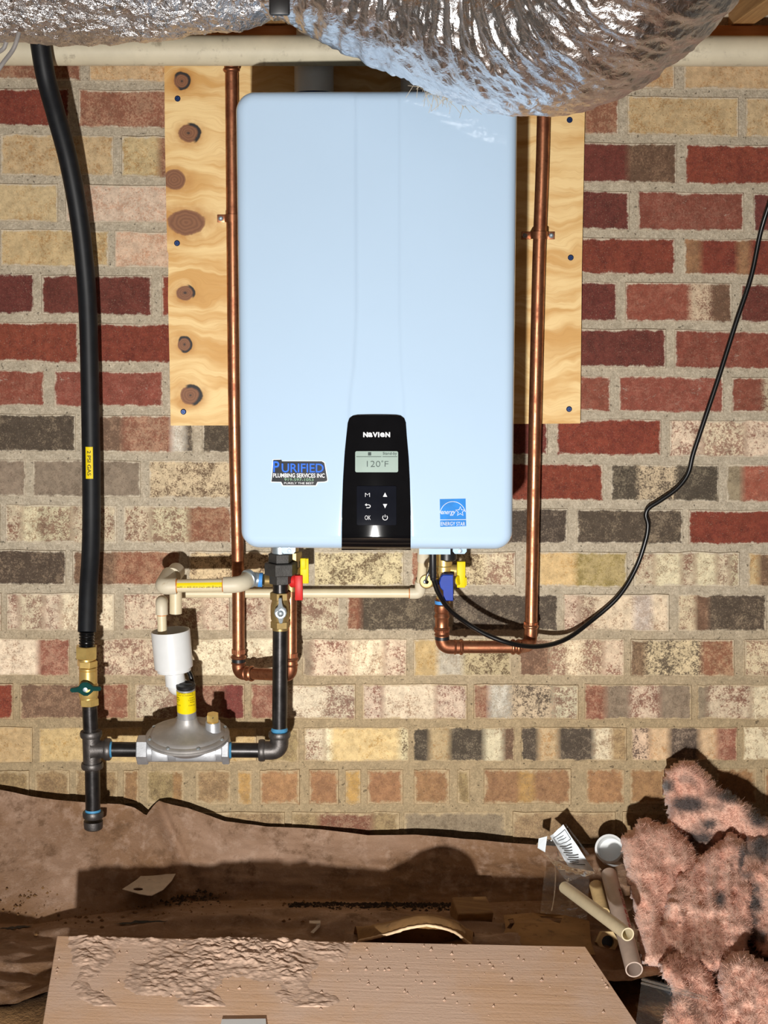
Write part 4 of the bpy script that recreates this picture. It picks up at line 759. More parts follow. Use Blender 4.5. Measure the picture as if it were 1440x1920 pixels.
obj('body', join(lathe(at(832, 1130, 0.11), (0, 0, 1), [(0.0125, 0), (0.0128, 0.02), (0.0150, 0.028), (0.0155, 0.05), (0.0145, 0.056), (0.0165, 0.058), (0.0165, 0.066), (0.0145, 0.068), (0.0145, 0.1)], 28), cyl(at(836, 1067, 0.11), at(858, 1070, 0.115), 0.010, 18), cyl(at(830, 1088, 0.11), at(806, 1092, 0.125), 0.0085, 18)), M['brass'], cv)
obj('gasket_nut', lathe(at(838, 1051, 0.11), (0, 0, 1), [(0.014, 0), (0.0175, 0.003), (0.0175, 0.014), (0.015, 0.03)], 28), M['blackplastic'], cv, label='black gasket nut')
obj('drain_handle', join(box(at(864.5, 1076.5, 0.128), (15.5*s_, 0.012, 49*s_), 0.0012), cyl(at(857.5, 1088, 0.134), at(861, 1088, 0.136), 0.0085, 18, 0.001), box(at(872.5, 1090, 0.126), (5*s_, 0.010, 16*s_), 0.001)), M['yellow'], cv, label='yellow handle')
BP = [(823.5, 1092), (827, 1081), (831, 1077.5), (850, 1078), (850, 1127), (832, 1127), (831, 1108), (825, 1102)]
obj('service_handle', prism([at(x, y, 0.145) for x, y in BP], (0, 0.02, 0), 0.0015), M['blue'], cv, smooth=False, label='blue handle')
bt = thing('brass_plug_disc', at(797, 1104, 0.15), 'round brass disc hanging on a black tie beside the blue handle', 'brass disc')
c = at(800, 1090.5, 0.152); obj('disc', join(lathe(c, (0, -1, 0), [(0.0115, -0.003), (0.0128, -0.002), (0.0128, 0.0), (0.0118, 0.0008), (0.0095, 0.0008), (0.0092, 0.0004)], 36)), M['dullbrass'], bt)
obj('knob', lathe(c+Vector((-0.003, -0.001, 0)), (0, -1, 0), [(0.0035, -0.001), (0.0035, 0.003), (0.002, 0.0042)], 16), M['zinc'], bt); obj('tie', tube(spline(pts([(808, 1055, 0.15), (804, 1072, 0.158), (799, 1086, 0.158), (800, 1093, 0.157), (802, 1091, 0.156)]), 6), 0.0022, 8), M['cord'], bt, label='black tie')
# ================================================================== condensate piping (cream plastic)
def ring(parent, c, ax, r, w=0.0016): return obj('cement_ring', lathe(Vector(c)-Vector(ax)*w/2, ax, [(r, 0), (r*1.03, w/2), (r, w)], 24, cap=False), M['primer'], parent)
cl = thing('condensate_line', at(560, 1122, 0.05), 'thin cream plastic pipe running along the bricks under the heater', 'pipe'); r5 = 0.0084
K0, K1, K2 = at(335, 1112.5, 0.018), at(788, 1112.5, 0.018), at(795, 1020, 0.045)
obj('run', cyl(K0, at(770, 1112.5, 0.018), r5, 24), M['cpvc'], cl); obj('drop', cyl(at(789, 1100, 0.021), K2, r5, 24), M['cpvc'], cl)
obj('elbow', join(tube(fillet([at(768.5, 1112.5, 0.018), K1, at(788.5, 1090, 0.023)], 0.016, 12), r5*1.22, 24)), M['cpvcfit'], cl); ring(cl, at(767.5, 1112.5, 0.018), (1, 0, 0), r5*1.08)
obj('coupling', cyl(at(793, 1052, 0.036), at(795, 1012, 0.047), r5*1.26, 24), M['cpvcfit'], cl); ring(cl, at(793, 1053, 0.036), (0, 0, 1), r5*1.08)
rv = thing('relief_line', at(380, 1115, 0.14), 'short cream plastic pipe with yellow stripe, left of the gas union', 'pipe'); r6 = 0.0115; D6 = 0.145
a, b = at(330, 1098.5, D6), at(422, 1097, D6); obj('pipe', cyl(a, b, r6, 28), M['cpvc'], rv)
V = []; nn = 8
for p in (a.lerp(b, 0.03), a.lerp(b, 0.97)):
    for i in range(nn): t = R(-8+44*i/(nn-1)); V.append(p+Vector((0, -math.cos(t)*r6*1.012, math.sin(t)*r6*1.012)))
sw = obj('yellow_stripe', (V, [(i, i+1, nn+i+1, nn+i) for i in range(nn-1)]), M['yellow'], rv, label='yellow stripe')
V_, F_ = text('100 PSI @ 180F  CPVC 4120  SDR 11  IAPMO', 0.0042, at(372, 1100.5, D6+r6*1.03), width=86*s_, xd=(-1, 0, 0.0), yd=(0, 0, -1), ext=0.00005); obj('print', (V_, F_), M['blackink'], rv, smooth=False)
ring(rv, at(331.5, 1098.5, D6), (1, 0, 0), r6*1.08, 0.0022); ring(rv, at(418, 1097, D6), (1, 0, 0), r6*1.05, 0.0016)
L0 = at(304, 1100, D6)
obj('elbow', join(tube(fillet([at(331, 1098.8, D6), L0, L0+Vector((0.006, 0.05, 0.012))], 0.019, 12), r6*1.25, 28), ), M['cpvcfit'], rv)
obj('back_stub', tube([L0+Vector((0.012, 0.045, 0.010)), L0+Vector((0.016, 0.075, 0.014))], r6*1.35, 28), M['cpvcfit'], rv)
Q0 = at(452, 1096, D6); obj('elbow', join(tube(fillet([at(419, 1097, D6), Q0, at(468, 1084, 0.115)], 0.020, 12), r6*1.25, 28)), M['cpvcfit'], rv)
obj('metal_adapter', join(cyl(at(464, 1086, 0.122), at(470, 1083, 0.116), 0.0168, 28, 0.001), cyl(at(470, 1085, 0.117), at(485, 1087, DV+0.01), 0.0128, 24)), M['zinc'], rv, label='steel threaded adapter')
cs = thing('condensate_trap', at(325, 1305, 0.13), 'white plastic drain cup under the cream pipes, beside the hose', 'drain trap'); DC = 0.13
ax = (at(319, 1186, DC)-at(326, 1262, DC)).normalized(); cb_ = at(326, 1252, DC); s3 = pxm(322, 1220, DC)
obj('cup', join(lathe(cb_, ax, [(0.0295, 0), (0.0338, 0.001), (0.0342, 0.010), (0.0345, 0.066), (0.0338, 0.068), (0.0325, 0.068), (0.0318, 0.066), (0.0312, 0.012)], 48)), M['white_pvc'], cs); obj('step', lathe(cb_-ax*0.007, ax, [(0.028, 0), (0.030, 0.001), (0.030, 0.008)], 40), M['white_pvc'], cs)
obj('outlet', tube(spline([cb_-ax*0.004, cb_-ax*0.020+Vector((0.001, 0, 0)), cb_-ax*0.034+Vector((0.002, 0.006, 0)), cb_-ax*0.040+Vector((0.004, 0.022, 0))], 8), 0.0170, 32), M['white_pvc'], cs)
obj('outlet_stub', tube([cb_-ax*0.004, cb_-ax*0.032], 0.0175, 32), M['white_pvc'], cs)
obj('inlet_pipe', cyl(at(304.5, 1190, DC+0.004), at(303, 1145, DC+0.004), 0.0083, 24), M['cpvc'], cs); obj('inlet_elbow', tube(fillet([at(303.5, 1152, DC+0.004), at(303, 1129, DC+0.004), at(304, 1127, DC-0.05)], 0.013, 10), 0.0108, 24), M['cpvcfit'], cs); ring(cs, at(303.6, 1153, DC+0.004), (0, 0, 1), 0.0088)
obj('stub_pipe', pipe_ring(at(329.5, 1150, 0.10), at(329.5, 1108, 0.10), 0.0112, 0.009, 28), M['cpvc'], cs, label='cream stub pipe')
obj('drain_tube', tube(spline([cb_+Vector((0.015, 0.02, -0.006)), cb_+Vector((0.024, 0.018, -0.012)), cb_+Vector((0.030, 0.016, -0.028)), cb_+Vector((0.031, 0.03, -0.05))], 8), 0.0042, 12), M['cord'], cs, label='thin black tube')
# ================================================================== long pipe under the joists
lp = thing('drain_pipe', at(720, 122, 0.115), 'long aged cream pipe running across the top of the wall', 'pipe')
obj('pipe', cyl(at(-300, 94, 0.115), at(1740, 96, 0.115), 0.0252, 40), M['cream'], lp)
# ================================================================== power cord
CPT = [(812, 1084, 0.165), (815, 1093, 0.163), (822, 1112, 0.158), (840, 1140, 0.142), (870, 1165, 0.126), (912, 1190, 0.122), (960, 1207, 0.119), (1010, 1212, 0.09), (1060, 1199, 0.05), (1110, 1163, 0.022), (1160, 1118, 0.016), (1192, 1066, 0.012), (1210, 1015, 0.012), (1215, 985, 0.012), (1211, 966, 0.012), (1217, 952, 0.012), (1240, 937, 0.012), (1270, 915, 0.012), (1290, 888, 0.012), (1300, 850, 0.012), (1320, 790, 0.012), (1350, 700, 0.012), (1380, 605, 0.013), (1408, 520, 0.015), (1425, 440, 0.02), (1440, 390, 0.03), (1462, 330, 0.05), (1490, 250, 0.08), (1510, 120, 0.10)]
pc = thing('power_cord', at(1010, 1215, 0.11), 'black power cord hanging from the heater across the bricks to the right', 'cord')
obj('cord', tube(spline(pts(CPT), 9), 0.0044, 14), M['cord'], pc); obj('strain_relief', lathe(at(812, 1088, 0.165), at(811.5, 1030, 0.165)-at(812, 1088, 0.165), [(0.0048, 0), (0.0055, 0.004), (0.0062, 0.006), (0.0058, 0.010), (0.0066, 0.012), (0.006, 0.018), (0.0066, 0.020), (0.0062, 0.050)], 20), M['blackplastic'], pc)
# ================================================================== foil ducts
def duct(name, P, rad, label, rib, seed, mat, nseg=220, per=60, wr=1.0, flat=1.0):
    path = spline(pts(P), per); n = len(path); V = []; F = []; u = None; s = 0.0
    for i in range(n):
        a = (path[min(i+1, n-1)]-path[max(i-1, 0)]).normalized(); s += (path[i]-path[i-1]).length if i else 0
        if u is None: u, v = frame(a)
        else: u = (u-a*u.dot(a)).normalized()
        v = a.cross(u); rr = float(np.interp(i/(n-1), [q[0] for q in rad], [q[1] for q in rad]))
        for k in range(nseg):
            th = 2*math.pi*k/nseg; dr = u*math.cos(th)+v*math.sin(th); p = path[i]+dr*rr; q = p*1.0
            w = 0.010*wr*fbm(q.x*7+seed, q.y*7, q.z*7, 2)+0.0042*wr*ridged(q.x*22+seed, q.y*22, q.z*22, 3)
            w += 0.0016*wr*ridged(q.x*70, q.y*70+seed, q.z*70, 2)
            if rib: w += rib*ridged((s+th*0.006)*30, math.cos(th)*1.1+seed, math.sin(th)*1.1, 3)+rib*0.6*abs(math.sin(math.pi*(s/0.036+th/(2*math.pi))+1.5*fbm(q.x*6, q.y*6, q.z*6+seed, 2)))
            V.append(p+dr*w)
    for i in range(n-1):
        for k in range(nseg): j = (k+1) % nseg; F.append((i*nseg+k, i*nseg+j, (i+1)*nseg+j, (i+1)*nseg+k))
    t = thing(name, path[n//2]-Vector((0, 0, rad[0][1])), label, 'duct')
    obj('foil_jacket', (V, F), M[mat], t, auto=0); return t, path
d1, _ = duct('foil_duct', [(-330, -95, 0.36), (0, -92, 0.36), (250, -100, 0.36), (430, -120, 0.36), (530, -142, 0.37)], [(0, 0.130), (0.45, 0.134), (0.8, 0.128), (1, 0.12)], 'crinkled silver foil duct along the top left', 0.0, 3.0, 'foil', wr=1.0)
d2, p2_ = duct('foil_duct', [(512, -146, 0.39), (620, -110, 0.41), (800, -42, 0.45), (960, 8, 0.52), (1080, -12, 0.60), (1180, -100, 0.68), (1240, -230, 0.74), (1260, -380, 0.78)], [(0, 0.12), (0.2, 0.132), (0.4, 0.142), (0.6, 0.146), (1, 0.145)], 'large silver foil duct sagging in front of the heater top', 0.0040, 11.0, 'foil2', wr=0.60)
# frayed fibres at the torn edge of the jacket
V = []; F = []
for i in range(240):
    c = at(random.uniform(780, 870), 0, 0.44); px = random.uniform(782, 872); py = 150+(px-782)*0.42+random.gauss(0, 4); p = at(px, py, 0.43+random.uniform(-0.01, 0.02)); q_ = [p]
    dr = Vector((random.gauss(0.5, 0.6), random.gauss(0, 0.4), random.gauss(-0.1, 0.5)))*0.006
    for k in range(3): dr = dr+Vector((random.gauss(0, 1), random.gauss(0, 1), random.gauss(0, 1)))*0.0025; q_.append(q_[-1]+dr)
    v, f = tube(q_, 0.00035, 3, False); b = len(V); V += v; F += [tuple(a_+b for a_ in x) for x in f]
obj('frayed_fibres', (V, F), M['fray'], d2, kind='stuff', label='frayed insulation fibres at the torn edge')
hs = thing('duct_clip', at(525, 22, 0.50), 'black plastic strap clip between the two foil ducts', 'clip'); obj('clip_body', box(at(524, 2, 0.50), (0.030, 0.012, 0.040), 0.003), M['blackplastic'], hs); obj('strap', box(at(526, -40, 0.50), (0.012, 0.003, 0.05), 0.0005), M['blackplastic'], hs)
ws = thing('hanger_strap', at(0, 130, 0.42), 'grey plastic hanger strap loop at the top left corner', 'strap')
obj('strap', tube(spline(pts([(36, 60, 0.44), (26, 90, 0.44), (8, 115, 0.43), (-20, 150, 0.42), (-60, 160, 0.42), (-70, 120, 0.40), (-30, 105, 0.38), (2, 95, 0.36), (12, 78, 0.36), (16, 50, 0.36)]), 8), 0.0034, 10), M['strap'], ws)
# ================================================================== foreground plywood board
BN = Vector((0.035, -0.20, 1.0)).normalized(); BO = Vector((0.0, -0.42, 0.088))     # the sheet slopes down toward the viewer
def onboard(px, py):
    r_ = Vector(ray(px, py)); return CAM+r_*((BO-CAM).dot(BN)/r_.dot(BN))
fl_, fr_ = onboard(107, 1755), onboard(1098, 1775); nl_, nr_ = onboard(80, 1920), onboard(1195, 1920)
nl2, nr2 = fl_+(nl_-fl_)*1.35, fr_+(nr_-fr_)*1.35
bd = thing('loose_plywood_sheet', (fl_+nr2)/2-Vector((0, 0, 0.018)), 'dirty loose plywood sheet lying in the foreground', 'board')
obj('panel', prism([fl_, fr_, nr2, nl2], BN*-0.018, 0.0012), M['board'], bd, smooth=False)
def bpt(u, v): a = fl_.lerp(fr_, u); b = nl2.lerp(nr2, u); return a.lerp(b, v)
def crust(u, v):
    p = bpt(0.015+u*0.62, 0.004+v*0.60); n = fbm(p.x*9, p.y*9, 0.5, 4)
    m = 0.72-abs(u-0.42)*1.0-v*0.62+0.60*n-0.9*max(0, u-0.82)/0.18-0.5*max(0, 0.08-u)/0.08; m = max(min(m*1.5, 1), 0) if 0.01 < u < 0.99 and 0.01 < v < 0.99 else 0
    h = m*(0.0022+0.0034*(ridged(p.x*40, p.y*60, 1.0, 3)+0.4)+0.0026*fbm(p.x*110, p.y*150, 2, 3)); return p+Vector((0, 0, h-0.0012+0.0003))
CV, CF = grid(crust, 320, 160); CF = [f for f in CF if max((CV[i]-BO).dot(BN) for i in f) > 0.0002]
obj('dirt_crust', (CV, CF), M['pebble'], bd, auto=0, kind='stuff', label='pale caked dirt on the sheet')
def crumbs(n, fn, smin, smax, seed):
    rnd = random.Random(seed); V = []; F = []
    for _ in range(n):
        c = fn(rnd); r = smin+(smax-smin)*rnd.random()**3; b = len(V)
        for dx, dy, dz in ((1, 0, 0), (-1, 0, 0), (0, 1, 0), (0, -1, 0), (0, 0, 0.9), (0, 0, -0.4)): V.append(c+Vector((dx*r*rnd.uniform(0.6, 1.2), dy*r*rnd.uniform(0.6, 1.2), dz*r*rnd.uniform(0.6, 1.1))))
        F += [(b+i, b+j, b+k) for i, j, k in ((0, 2, 4), (2, 1, 4), (1, 3, 4), (3, 0, 4), (2, 0, 5), (1, 2, 5), (3, 1, 5), (0, 3, 5))]
    return V, F
obj('dirt_crumbs', crumbs(700, lambda r: bpt(min(max(r.gauss(0.52, 0.25), 0.01), 0.99), min(abs(r.gauss(0.22, 0.2))+0.005, 0.95)), 0.0004, 0.0036, 5), M['pebble'], bd, smooth=False, kind='stuff', label='scattered dirt crumbs')
def fcr(r):
    px = r.gauss(150, 110) if r.random() < 0.6 else r.uniform(0, 1000); py = r.gauss(1690, 28); p = onz(px, py, 0.02); return Vector((p.x, p.y, max(sheet_z(p.x, p.y), 0.0)+0.001))
def sheet_z(x, y):
    d = -y; px = 720+x/0.00095; lean = 0.10 if px > 330 else 0.10+0.10*min((330-px)/250, 1); t = (d-0.047-lean)/0.34
    return sheet((x+1.0)/1.75, min(max(0.42+0.58*t, 0.3), 1.0)).z
cr = obj('soil_crumbs', crumbs(900, fcr, 0.0008, 0.005, 9), M['soil'], smooth=False, kind='stuff'); tag(cr, 'loose soil crumbs scattered over the brown plastic sheet', 'soil')
def dcr(r):
    if r.random() < 0.5: px = r.uniform(60, 410); py = 1638+(px-60)*0.05+abs(r.gauss(0, 16))
    elif r.random() < 0.6: px = r.uniform(540, 870); py = 1694+abs(r.gauss(0, 7))
    else: px = r.gauss(330, 40); py = r.gauss(1672, 12)
    p = onz(px, py, 0.02); return Vector((p.x, p.y, sheet_z(p.x, p.y)+0.0005))
dk = obj('dark_soil_and_shade', crumbs(4200, dcr, 0.0009, 0.0048, 21), M['darksoil_shade'], smooth=False, kind='stuff'); tag(dk, 'dark loose soil in the creases of the brown sheet, also painted shade under the plate holes', 'soil')  # soil in the creases; under the plate its dark colour paints the holes' shade
wp = thing('white_strip', bpt(0.34, 0.55), 'white plastic strip at the bottom edge on the plywood sheet', 'strip')
onz_ = lambda a, b, c: onboard(a, b)+BN*0.004
q0, q1 = onz_(414, 1920, 0), onz_(502, 1920, 0); obj('strip', prism([onz_(416, 1915, 0), onz_(498, 1914, 0), q1+Vector((0, -0.02, -0.0031)), q0+Vector((0, -0.02, -0.0031))], (0, 0, -0.0036)), M['white_pvc'], wp, smooth=False)
# ================================================================== plate with two holes on the sheet
def holed(poly, holes, zfn, thick):
    bm = bmesh.new(); E = []
    for L in [poly]+holes:
        vs = [bm.verts.new(zfn(x, y)) for x, y in L]
        for i in range(len(vs)): E.append(bm.edges.new((vs[i], vs[(i+1) % len(vs)])))
    bmesh.ops.triangle_fill(bm, use_beauty=True, use_dissolve=False, edges=E)
    g = bmesh.ops.extrude_face_region(bm, geom=bm.faces[:]); bmesh.ops.translate(bm, verts=[v for v in g['geom'] if isinstance(v, bmesh.types.BMVert)], vec=(0, 0, -thick))
    bm.verts.index_update(); V = [v.co.copy() for v in bm.verts]; F = [tuple(v.index for v in f.verts) for f in bm.faces]; bm.free(); return V, F
oval = lambda cx, cy, a, b, n=14: [(cx+a*math.cos(2*math.pi*i/n), cy+b*math.sin(2*math.pi*i/n)) for i in range(n)]
def platez(px, py):
    p = onz(280, 1655, 0.03); z = max(sheet_z(p.x+a, p.y+b) for a in (-0.045, 0, 0.045) for b in (-0.05, 0, 0.05))+0.003+0.003*math.sin((px-230)/100*3.0)+(1680-py)*0.0001; return onz(px, py, z)
pt = thing('escutcheon_plate', onz(280, 1660, 0.02), 'flat off-white plastic plate with two holes lying on the brown sheet', 'plate')
obj('plate', holed([(229, 1667), (240, 1660), (258, 1648), (272, 1634), (283, 1626), (300, 1624), (326, 1627), (331, 1630), (331, 1635), (322, 1651), (306, 1668), (284, 1679), (276, 1678.5), (262, 1676), (248, 1672)], [oval(316, 1634.8, 6.5, 3), oval(259, 1667, 9.5, 2.8)], platez, 0.0012), M['tagplastic'], pt, smooth=False)
# torn paper flap, wood offcut, marks on the sheet
tp = thing('torn_paper_flap', onz(790, 1760, 0.02), 'torn brown paper arching up behind the plywood sheet', 'torn paper'); ARC = [(672, 1763, 0.05), (700, 1757, 0.066), (735, 1748, 0.084), (765, 1739, 0.097), (800, 1734, 0.105), (830, 1739, 0.100), (855, 1748, 0.086), (872, 1762, 0.066), (885, 1772, 0.05)]
ap = spline([onz(*a) for a in ARC], 6); na = len(ap); V = []; F = []; nb = 10
for i, p in enumerate(ap):
    for k in range(nb):
        t = k/(nb-1); y = p.y+t*0.085+0.003*random.random(); V.append(Vector((p.x+t*0.02*(i/na-0.5), y, p.z*(1-t)+0.024*t+0.03*math.sin(math.pi*t)*(p.z/0.06)*0.7+0.002*fbm(p.x*30, t*5, 1, 2))))
for i in range(na-1):
    for k in range(nb-1): F.append((i*nb+k, i*nb+k+1, (i+1)*nb+k+1, (i+1)*nb+k))
Vb = [v-Vector((0, 0.0005, 0.0025)) for v in V]; obj('paper', join((V, F), (Vb, [f[::-1] for f in F])), M['paper'], tp, auto=0)
er = []
for i, p in enumerate(ap): er.append(p+Vector((0, -0.0008, -0.001+0.0008*fbm(i*0.9, 0, 0, 2))))
obj('torn_edge', tube(er, [0.0022+0.0012*abs(fbm(i*0.7, 3, 1, 2)) for i in range(na)], 7), M['papercore'], tp, auto=0, label='pale torn paper edge')
f2 = thing('torn_paper_flap', onz(1030, 1750, 0.02), 'flat brown paper flap with ragged black holes beside the plastic nut', 'torn paper')
obj('paper', holed([(935, 1778), (948, 1740), (944, 1716), (1000, 1711), (1060, 1716), (1105, 1727), (1108, 1765), (1116, 1790), (1060, 1790)], [[(1012, 1718), (1022, 1716), (1034, 1719), (1054, 1722), (1050, 1731), (1040, 1729), (1030, 1723), (1016, 1721)], [(952, 1724), (962, 1722), (965, 1730), (958, 1742), (950, 1740), (956, 1732)]], lambda x, y: onz(x, y, 0.036+0.004*math.sin(x*0.06)+0.006*(1780-y)/70), 0.0015), M['paper'], f2, smooth=False)
wc = thing('wood_offcut', onz(885, 1735, 0.02), 'small rough brown wood offcut lying behind the plywood sheet', 'wood'); obj('block', box(onz(884, 1712, 0.038), (0.064, 0.05, 0.034), 0.003, Vector((0.25, 0.05, 0.25)) and __import__('mathutils').Euler((0.25, 0.05, 0.22))), M['chunk'], wc, smooth=False)
obj('splinter', tube([onz(846, 1703, 0.035), onz(849, 1692, 0.045), onz(851, 1683, 0.052)], [0.0022, 0.0016, 0.0004], 6), M['papercore'], wc)
mk = thing('seven_mark', onz(592, 1735, 0.03), 'pale printed figure 7 on the brown sheet behind the board', 'mark'); z7 = lambda x, y: onz(x, y, sheet_z(onz(x, y, 0.025).x, onz(x, y, 0.025).y)+0.0022)
obj('figure', join(([z7(580, 1726), z7(601, 1726), z7(601, 1732), z7(580, 1731)], [(0, 1, 2, 3)]), ([z7(594, 1731.5), z7(601, 1731.5), z7(600, 1738), z7(588, 1750), z7(582, 1748), z7(592, 1738)], [(0, 1, 2, 3, 4, 5)])), M['tagplastic'], mk, smooth=False)
for x0, y0, x1, y1, nm in ((215, 1732, 315, 1726, 'painted black shade of a ragged tear across the brown sheet behind the board'), (0, 1741, 60, 1736, 'painted black shade of a ragged tear in the brown sheet at the left edge')):
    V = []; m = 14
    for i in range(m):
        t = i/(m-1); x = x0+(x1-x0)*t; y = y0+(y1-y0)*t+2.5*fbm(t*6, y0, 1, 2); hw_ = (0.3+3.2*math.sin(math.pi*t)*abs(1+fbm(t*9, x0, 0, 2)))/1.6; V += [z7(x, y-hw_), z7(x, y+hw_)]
    o = obj('sheet_tear_shade', (V, [(2*i, 2*i+1, 2*i+3, 2*i+2) for i in range(m-1)]), M['blackink'], smooth=False); tag(o, nm, 'tear')  # flat black strip on the sheet: the shade inside the tear is painted
# ================================================================== pipe offcuts and plastic bags on the right
p1a, p1b = onz(1059, 1664, 0.085), onz(1177, 1752, 0.115)
o = thing('pipe_offcut', (p1a+p1b)/2, 'cream plastic pipe offcut with its open end toward the viewer', 'pipe offcut'); obj('pipe', pipe_ring(p1a, p1b, 0.0106, 0.0086, 36), M['cpvc'], o)
p2a, p2b = onz(1142, 1640, 0.095), onz(1189, 1818, 0.055)
o = thing('pipe_offcut', (p2a+p2b)/2, 'dusty white pipe offcut with red print lying against pink insulation', 'pipe offcut'); obj('pipe', pipe_ring(p2a, p2b, 0.0138, 0.0118, 36), M['pinkpvc'], o)
dx_ = (p2b-p2a).normalized(); up = Vector((0.55, -0.55, 0.6)); up = (up-dx_*up.dot(dx_)).normalized(); V_, F_ = text('PVC 1120  PR 200 PSI', 0.009, p2a.lerp(p2b, 0.45)+up*0.0141, xd=dx_, yd=up.cross(dx_)*-1, width=0.13, ext=0.00015); obj('red_print', (V_, F_), M['redink'], o, smooth=False, label='faded red print')
p3a, p3b = onz(1117, 1660, 0.075), onz(1131, 1712, 0.055); o = thing('pipe_offcut', (p3a+p3b)/2, 'short tan plastic fitting between the two pipe offcuts', 'pipe offcut'); obj('fitting', pipe_ring(p3a, p3b, 0.0115, 0.009, 28), M['tanpvc'], o); obj('fitting_cap', cyl(p3a, p3a.lerp(p3b, 0.08), 0.0112, 28), M['tanpvc'], o)
nc_ = onz(1140, 1766, 0.030); na_ = Vector((0.05, -0.92, 0.38)).normalized(); o = thing('plastic_nut', nc_-Vector((0, 0, 0.02)), 'tan hexagonal plastic nut in the dark corner beside the plywood sheet', 'nut')
def hexring(c, ax, ro, ri, L):
    V, F = lathe(c, ax, [(ri, 0), (ro*0.94, 0), (ro, 0.002), (ro, L)], 24, cap=False); seg = 24; u, v = frame(Vector(ax)); V = list(V)
    for k in (1, 2, 3):
        for i in range(seg):
            th = 2*math.pi*i/seg; f = math.cos(R(30))/math.cos((th % R(60))-R(30)); p = V[k*seg+i]; base = c+Vector(ax)*((p-c).dot(ax)); V[k*seg+i] = base+(p-base)*f
    b = len(V); V += [c+Vector(ax)*L*0.9+(u*math.cos(2*math.pi*i/seg)+v*math.sin(2*math.pi*i/seg))*ri for i in range(seg)]
    for i in range(seg): j = (i+1) % seg; F.append((i, j, b+j, b+i))
    return V, F
obj('hex_ring', hexring(nc_, -na_, 0.0200, 0.0105, 0.016), M['tanpvc'], o, smooth=False); obj('bore', lathe(nc_-na_*0.012, -na_, [(0.0108, 0), (0.0108, 0.003)], 20), M['blackplastic'], o)
kc = at(1143, 1592, 0.10); ka = Vector((-0.25, -0.85, 0.45)).normalized(); o = thing('pipe_coupling', kc-Vector((0, 0, 0.03)), 'white plastic pipe coupling tucked between bag and pink insulation', 'coupling'); obj('socket', pipe_ring(kc-ka*0.045, kc+ka*0.004, 0.0265, 0.0225, 40), M['white_pvc'], o); obj('inner_stop', lathe(kc-ka*0.028, ka, [(0.0224, 0), (0.0224, 0.002)], 32), M['white_pvc'], o)
def crumple(corners, nu, nv, amp, seed, sc=18, sag=0.0):
    A, B, C, D = [Vector(c) for c in corners]; nrm = (B-A).cross(D-A).normalized()
    def fn(u, v): p = (A.lerp(B, u)).lerp(D.lerp(C, u), v); return p+nrm*(amp*ridged(p.x*sc+seed, p.y*sc, p.z*sc, 3)+sag*math.sin(math.pi*u)*math.sin(math.pi*v))
    return grid(fn, nu, nv)
lbg = thing('parts_bag', onz(1070, 1640, 0.03), 'crumpled clear parts bag with white printed paper at the wall', 'bag')
bag = [at(1004, 1580, 0.10), at(1060, 1543, 0.09), at(1128, 1630, 0.13), at(1062, 1650, 0.17)]
obj('film', crumple(bag, 44, 44, 0.007, 2.0, 24, 0.012), M['clear'], lbg, auto=0)
inn = [at(1031, 1566, 0.115), at(1056, 1545, 0.105), at(1114, 1632, 0.145), at(1066, 1624, 0.16)]
lf = obj('leaflet', crumple(inn, 26, 26, 0.004, 5.0, 22, 0.010), M['decalwhite'], lbg, auto=0, label='white printed leaflet'); V = []; F = []
def inpt(u, v, off=0.004):
    A_, B_, C_, D_ = inn; nr = (B_-A_).cross(D_-A_).normalized(); p = (A_.lerp(B_, u)).lerp(D_.lerp(C_, u), v); return p+nr*(0.004*ridged(p.x*22+5, p.y*22, p.z*22, 3)+0.010*math.sin(math.pi*u)*math.sin(math.pi*v))+Vector((0, -0.0016, 0.0006))
for i in range(9):
    v0 = 0.36+i*0.06; u0 = 0.15+0.05*(i % 3); u1 = 0.80-0.07*(i % 4); m = 8; b = len(V)
    for k in range(m): u = u0+(u1-u0)*k/(m-1); V += [inpt(u, v0), inpt(u, v0+0.018)]
    F += [(b+2*k, b+2*k+1, b+2*k+3, b+2*k+2) for k in range(m-1)]
for (ua, va, ub, vb) in ((0.1, 0.08, 0.9, 0.08), (0.1, 0.28, 0.9, 0.28), (0.1, 0.08, 0.1, 0.28), (0.9, 0.08, 0.9, 0.28), (0.25, 0.14, 0.7, 0.14), (0.25, 0.2, 0.75, 0.2)):
    b = len(V); m = 8; dd = (0.0, 0.010) if ua != ub else (0.02, 0)
    for k in range(m): t = k/(m-1); u, v = ua+(ub-ua)*t, va+(vb-va)*t; V += [inpt(u, v), inpt(u+dd[0], v+dd[1])]
    F += [(b+2*k, b+2*k+1, b+2*k+3, b+2*k+2) for k in range(m-1)]
obj('leaflet_print', (V, F), M['blackink'], lf, smooth=False)
obj('sticker', prism([at(1010, 1572, 0.118), at(1026, 1568, 0.118), at(1022, 1598, 0.128), at(1008, 1590, 0.128)], (0, 0.0006, 0)), M['decalwhite'], lbg, smooth=False)
zb = thing('zip_bag', onz(1060, 1700, 0.02), 'empty clear zip bag lying left of the pipe offcuts', 'bag')
zc = [onz(1016, 1622, 0.075), onz(1072, 1622, 0.075), onz(1112, 1672, 0.06), onz(1090, 1722, 0.03)]; zc = [onz(1022, 1618, 0.070), onz(1105, 1640, 0.070), onz(1100, 1720, 0.040), onz(1012, 1712, 0.040)]
obj('film', crumple(zc, 40, 40, 0.004, 8.0, 16, 0.012), M['clear'], zb, auto=0); A_, B_, C_, D_ = zc
obj('zip_seal', tube([A_.lerp(B_, 0.22+0.02*k).lerp(D_.lerp(C_, 0.25), k/8)+Vector((0, -0.003, 0.008)) for k in range(9)], 0.0012, 6), M['clear'], zb)
zb2 = thing('zip_bag', onz(1250, 1890, 0.03), 'clear zip bag at the lower right corner on pink insulation', 'bag')
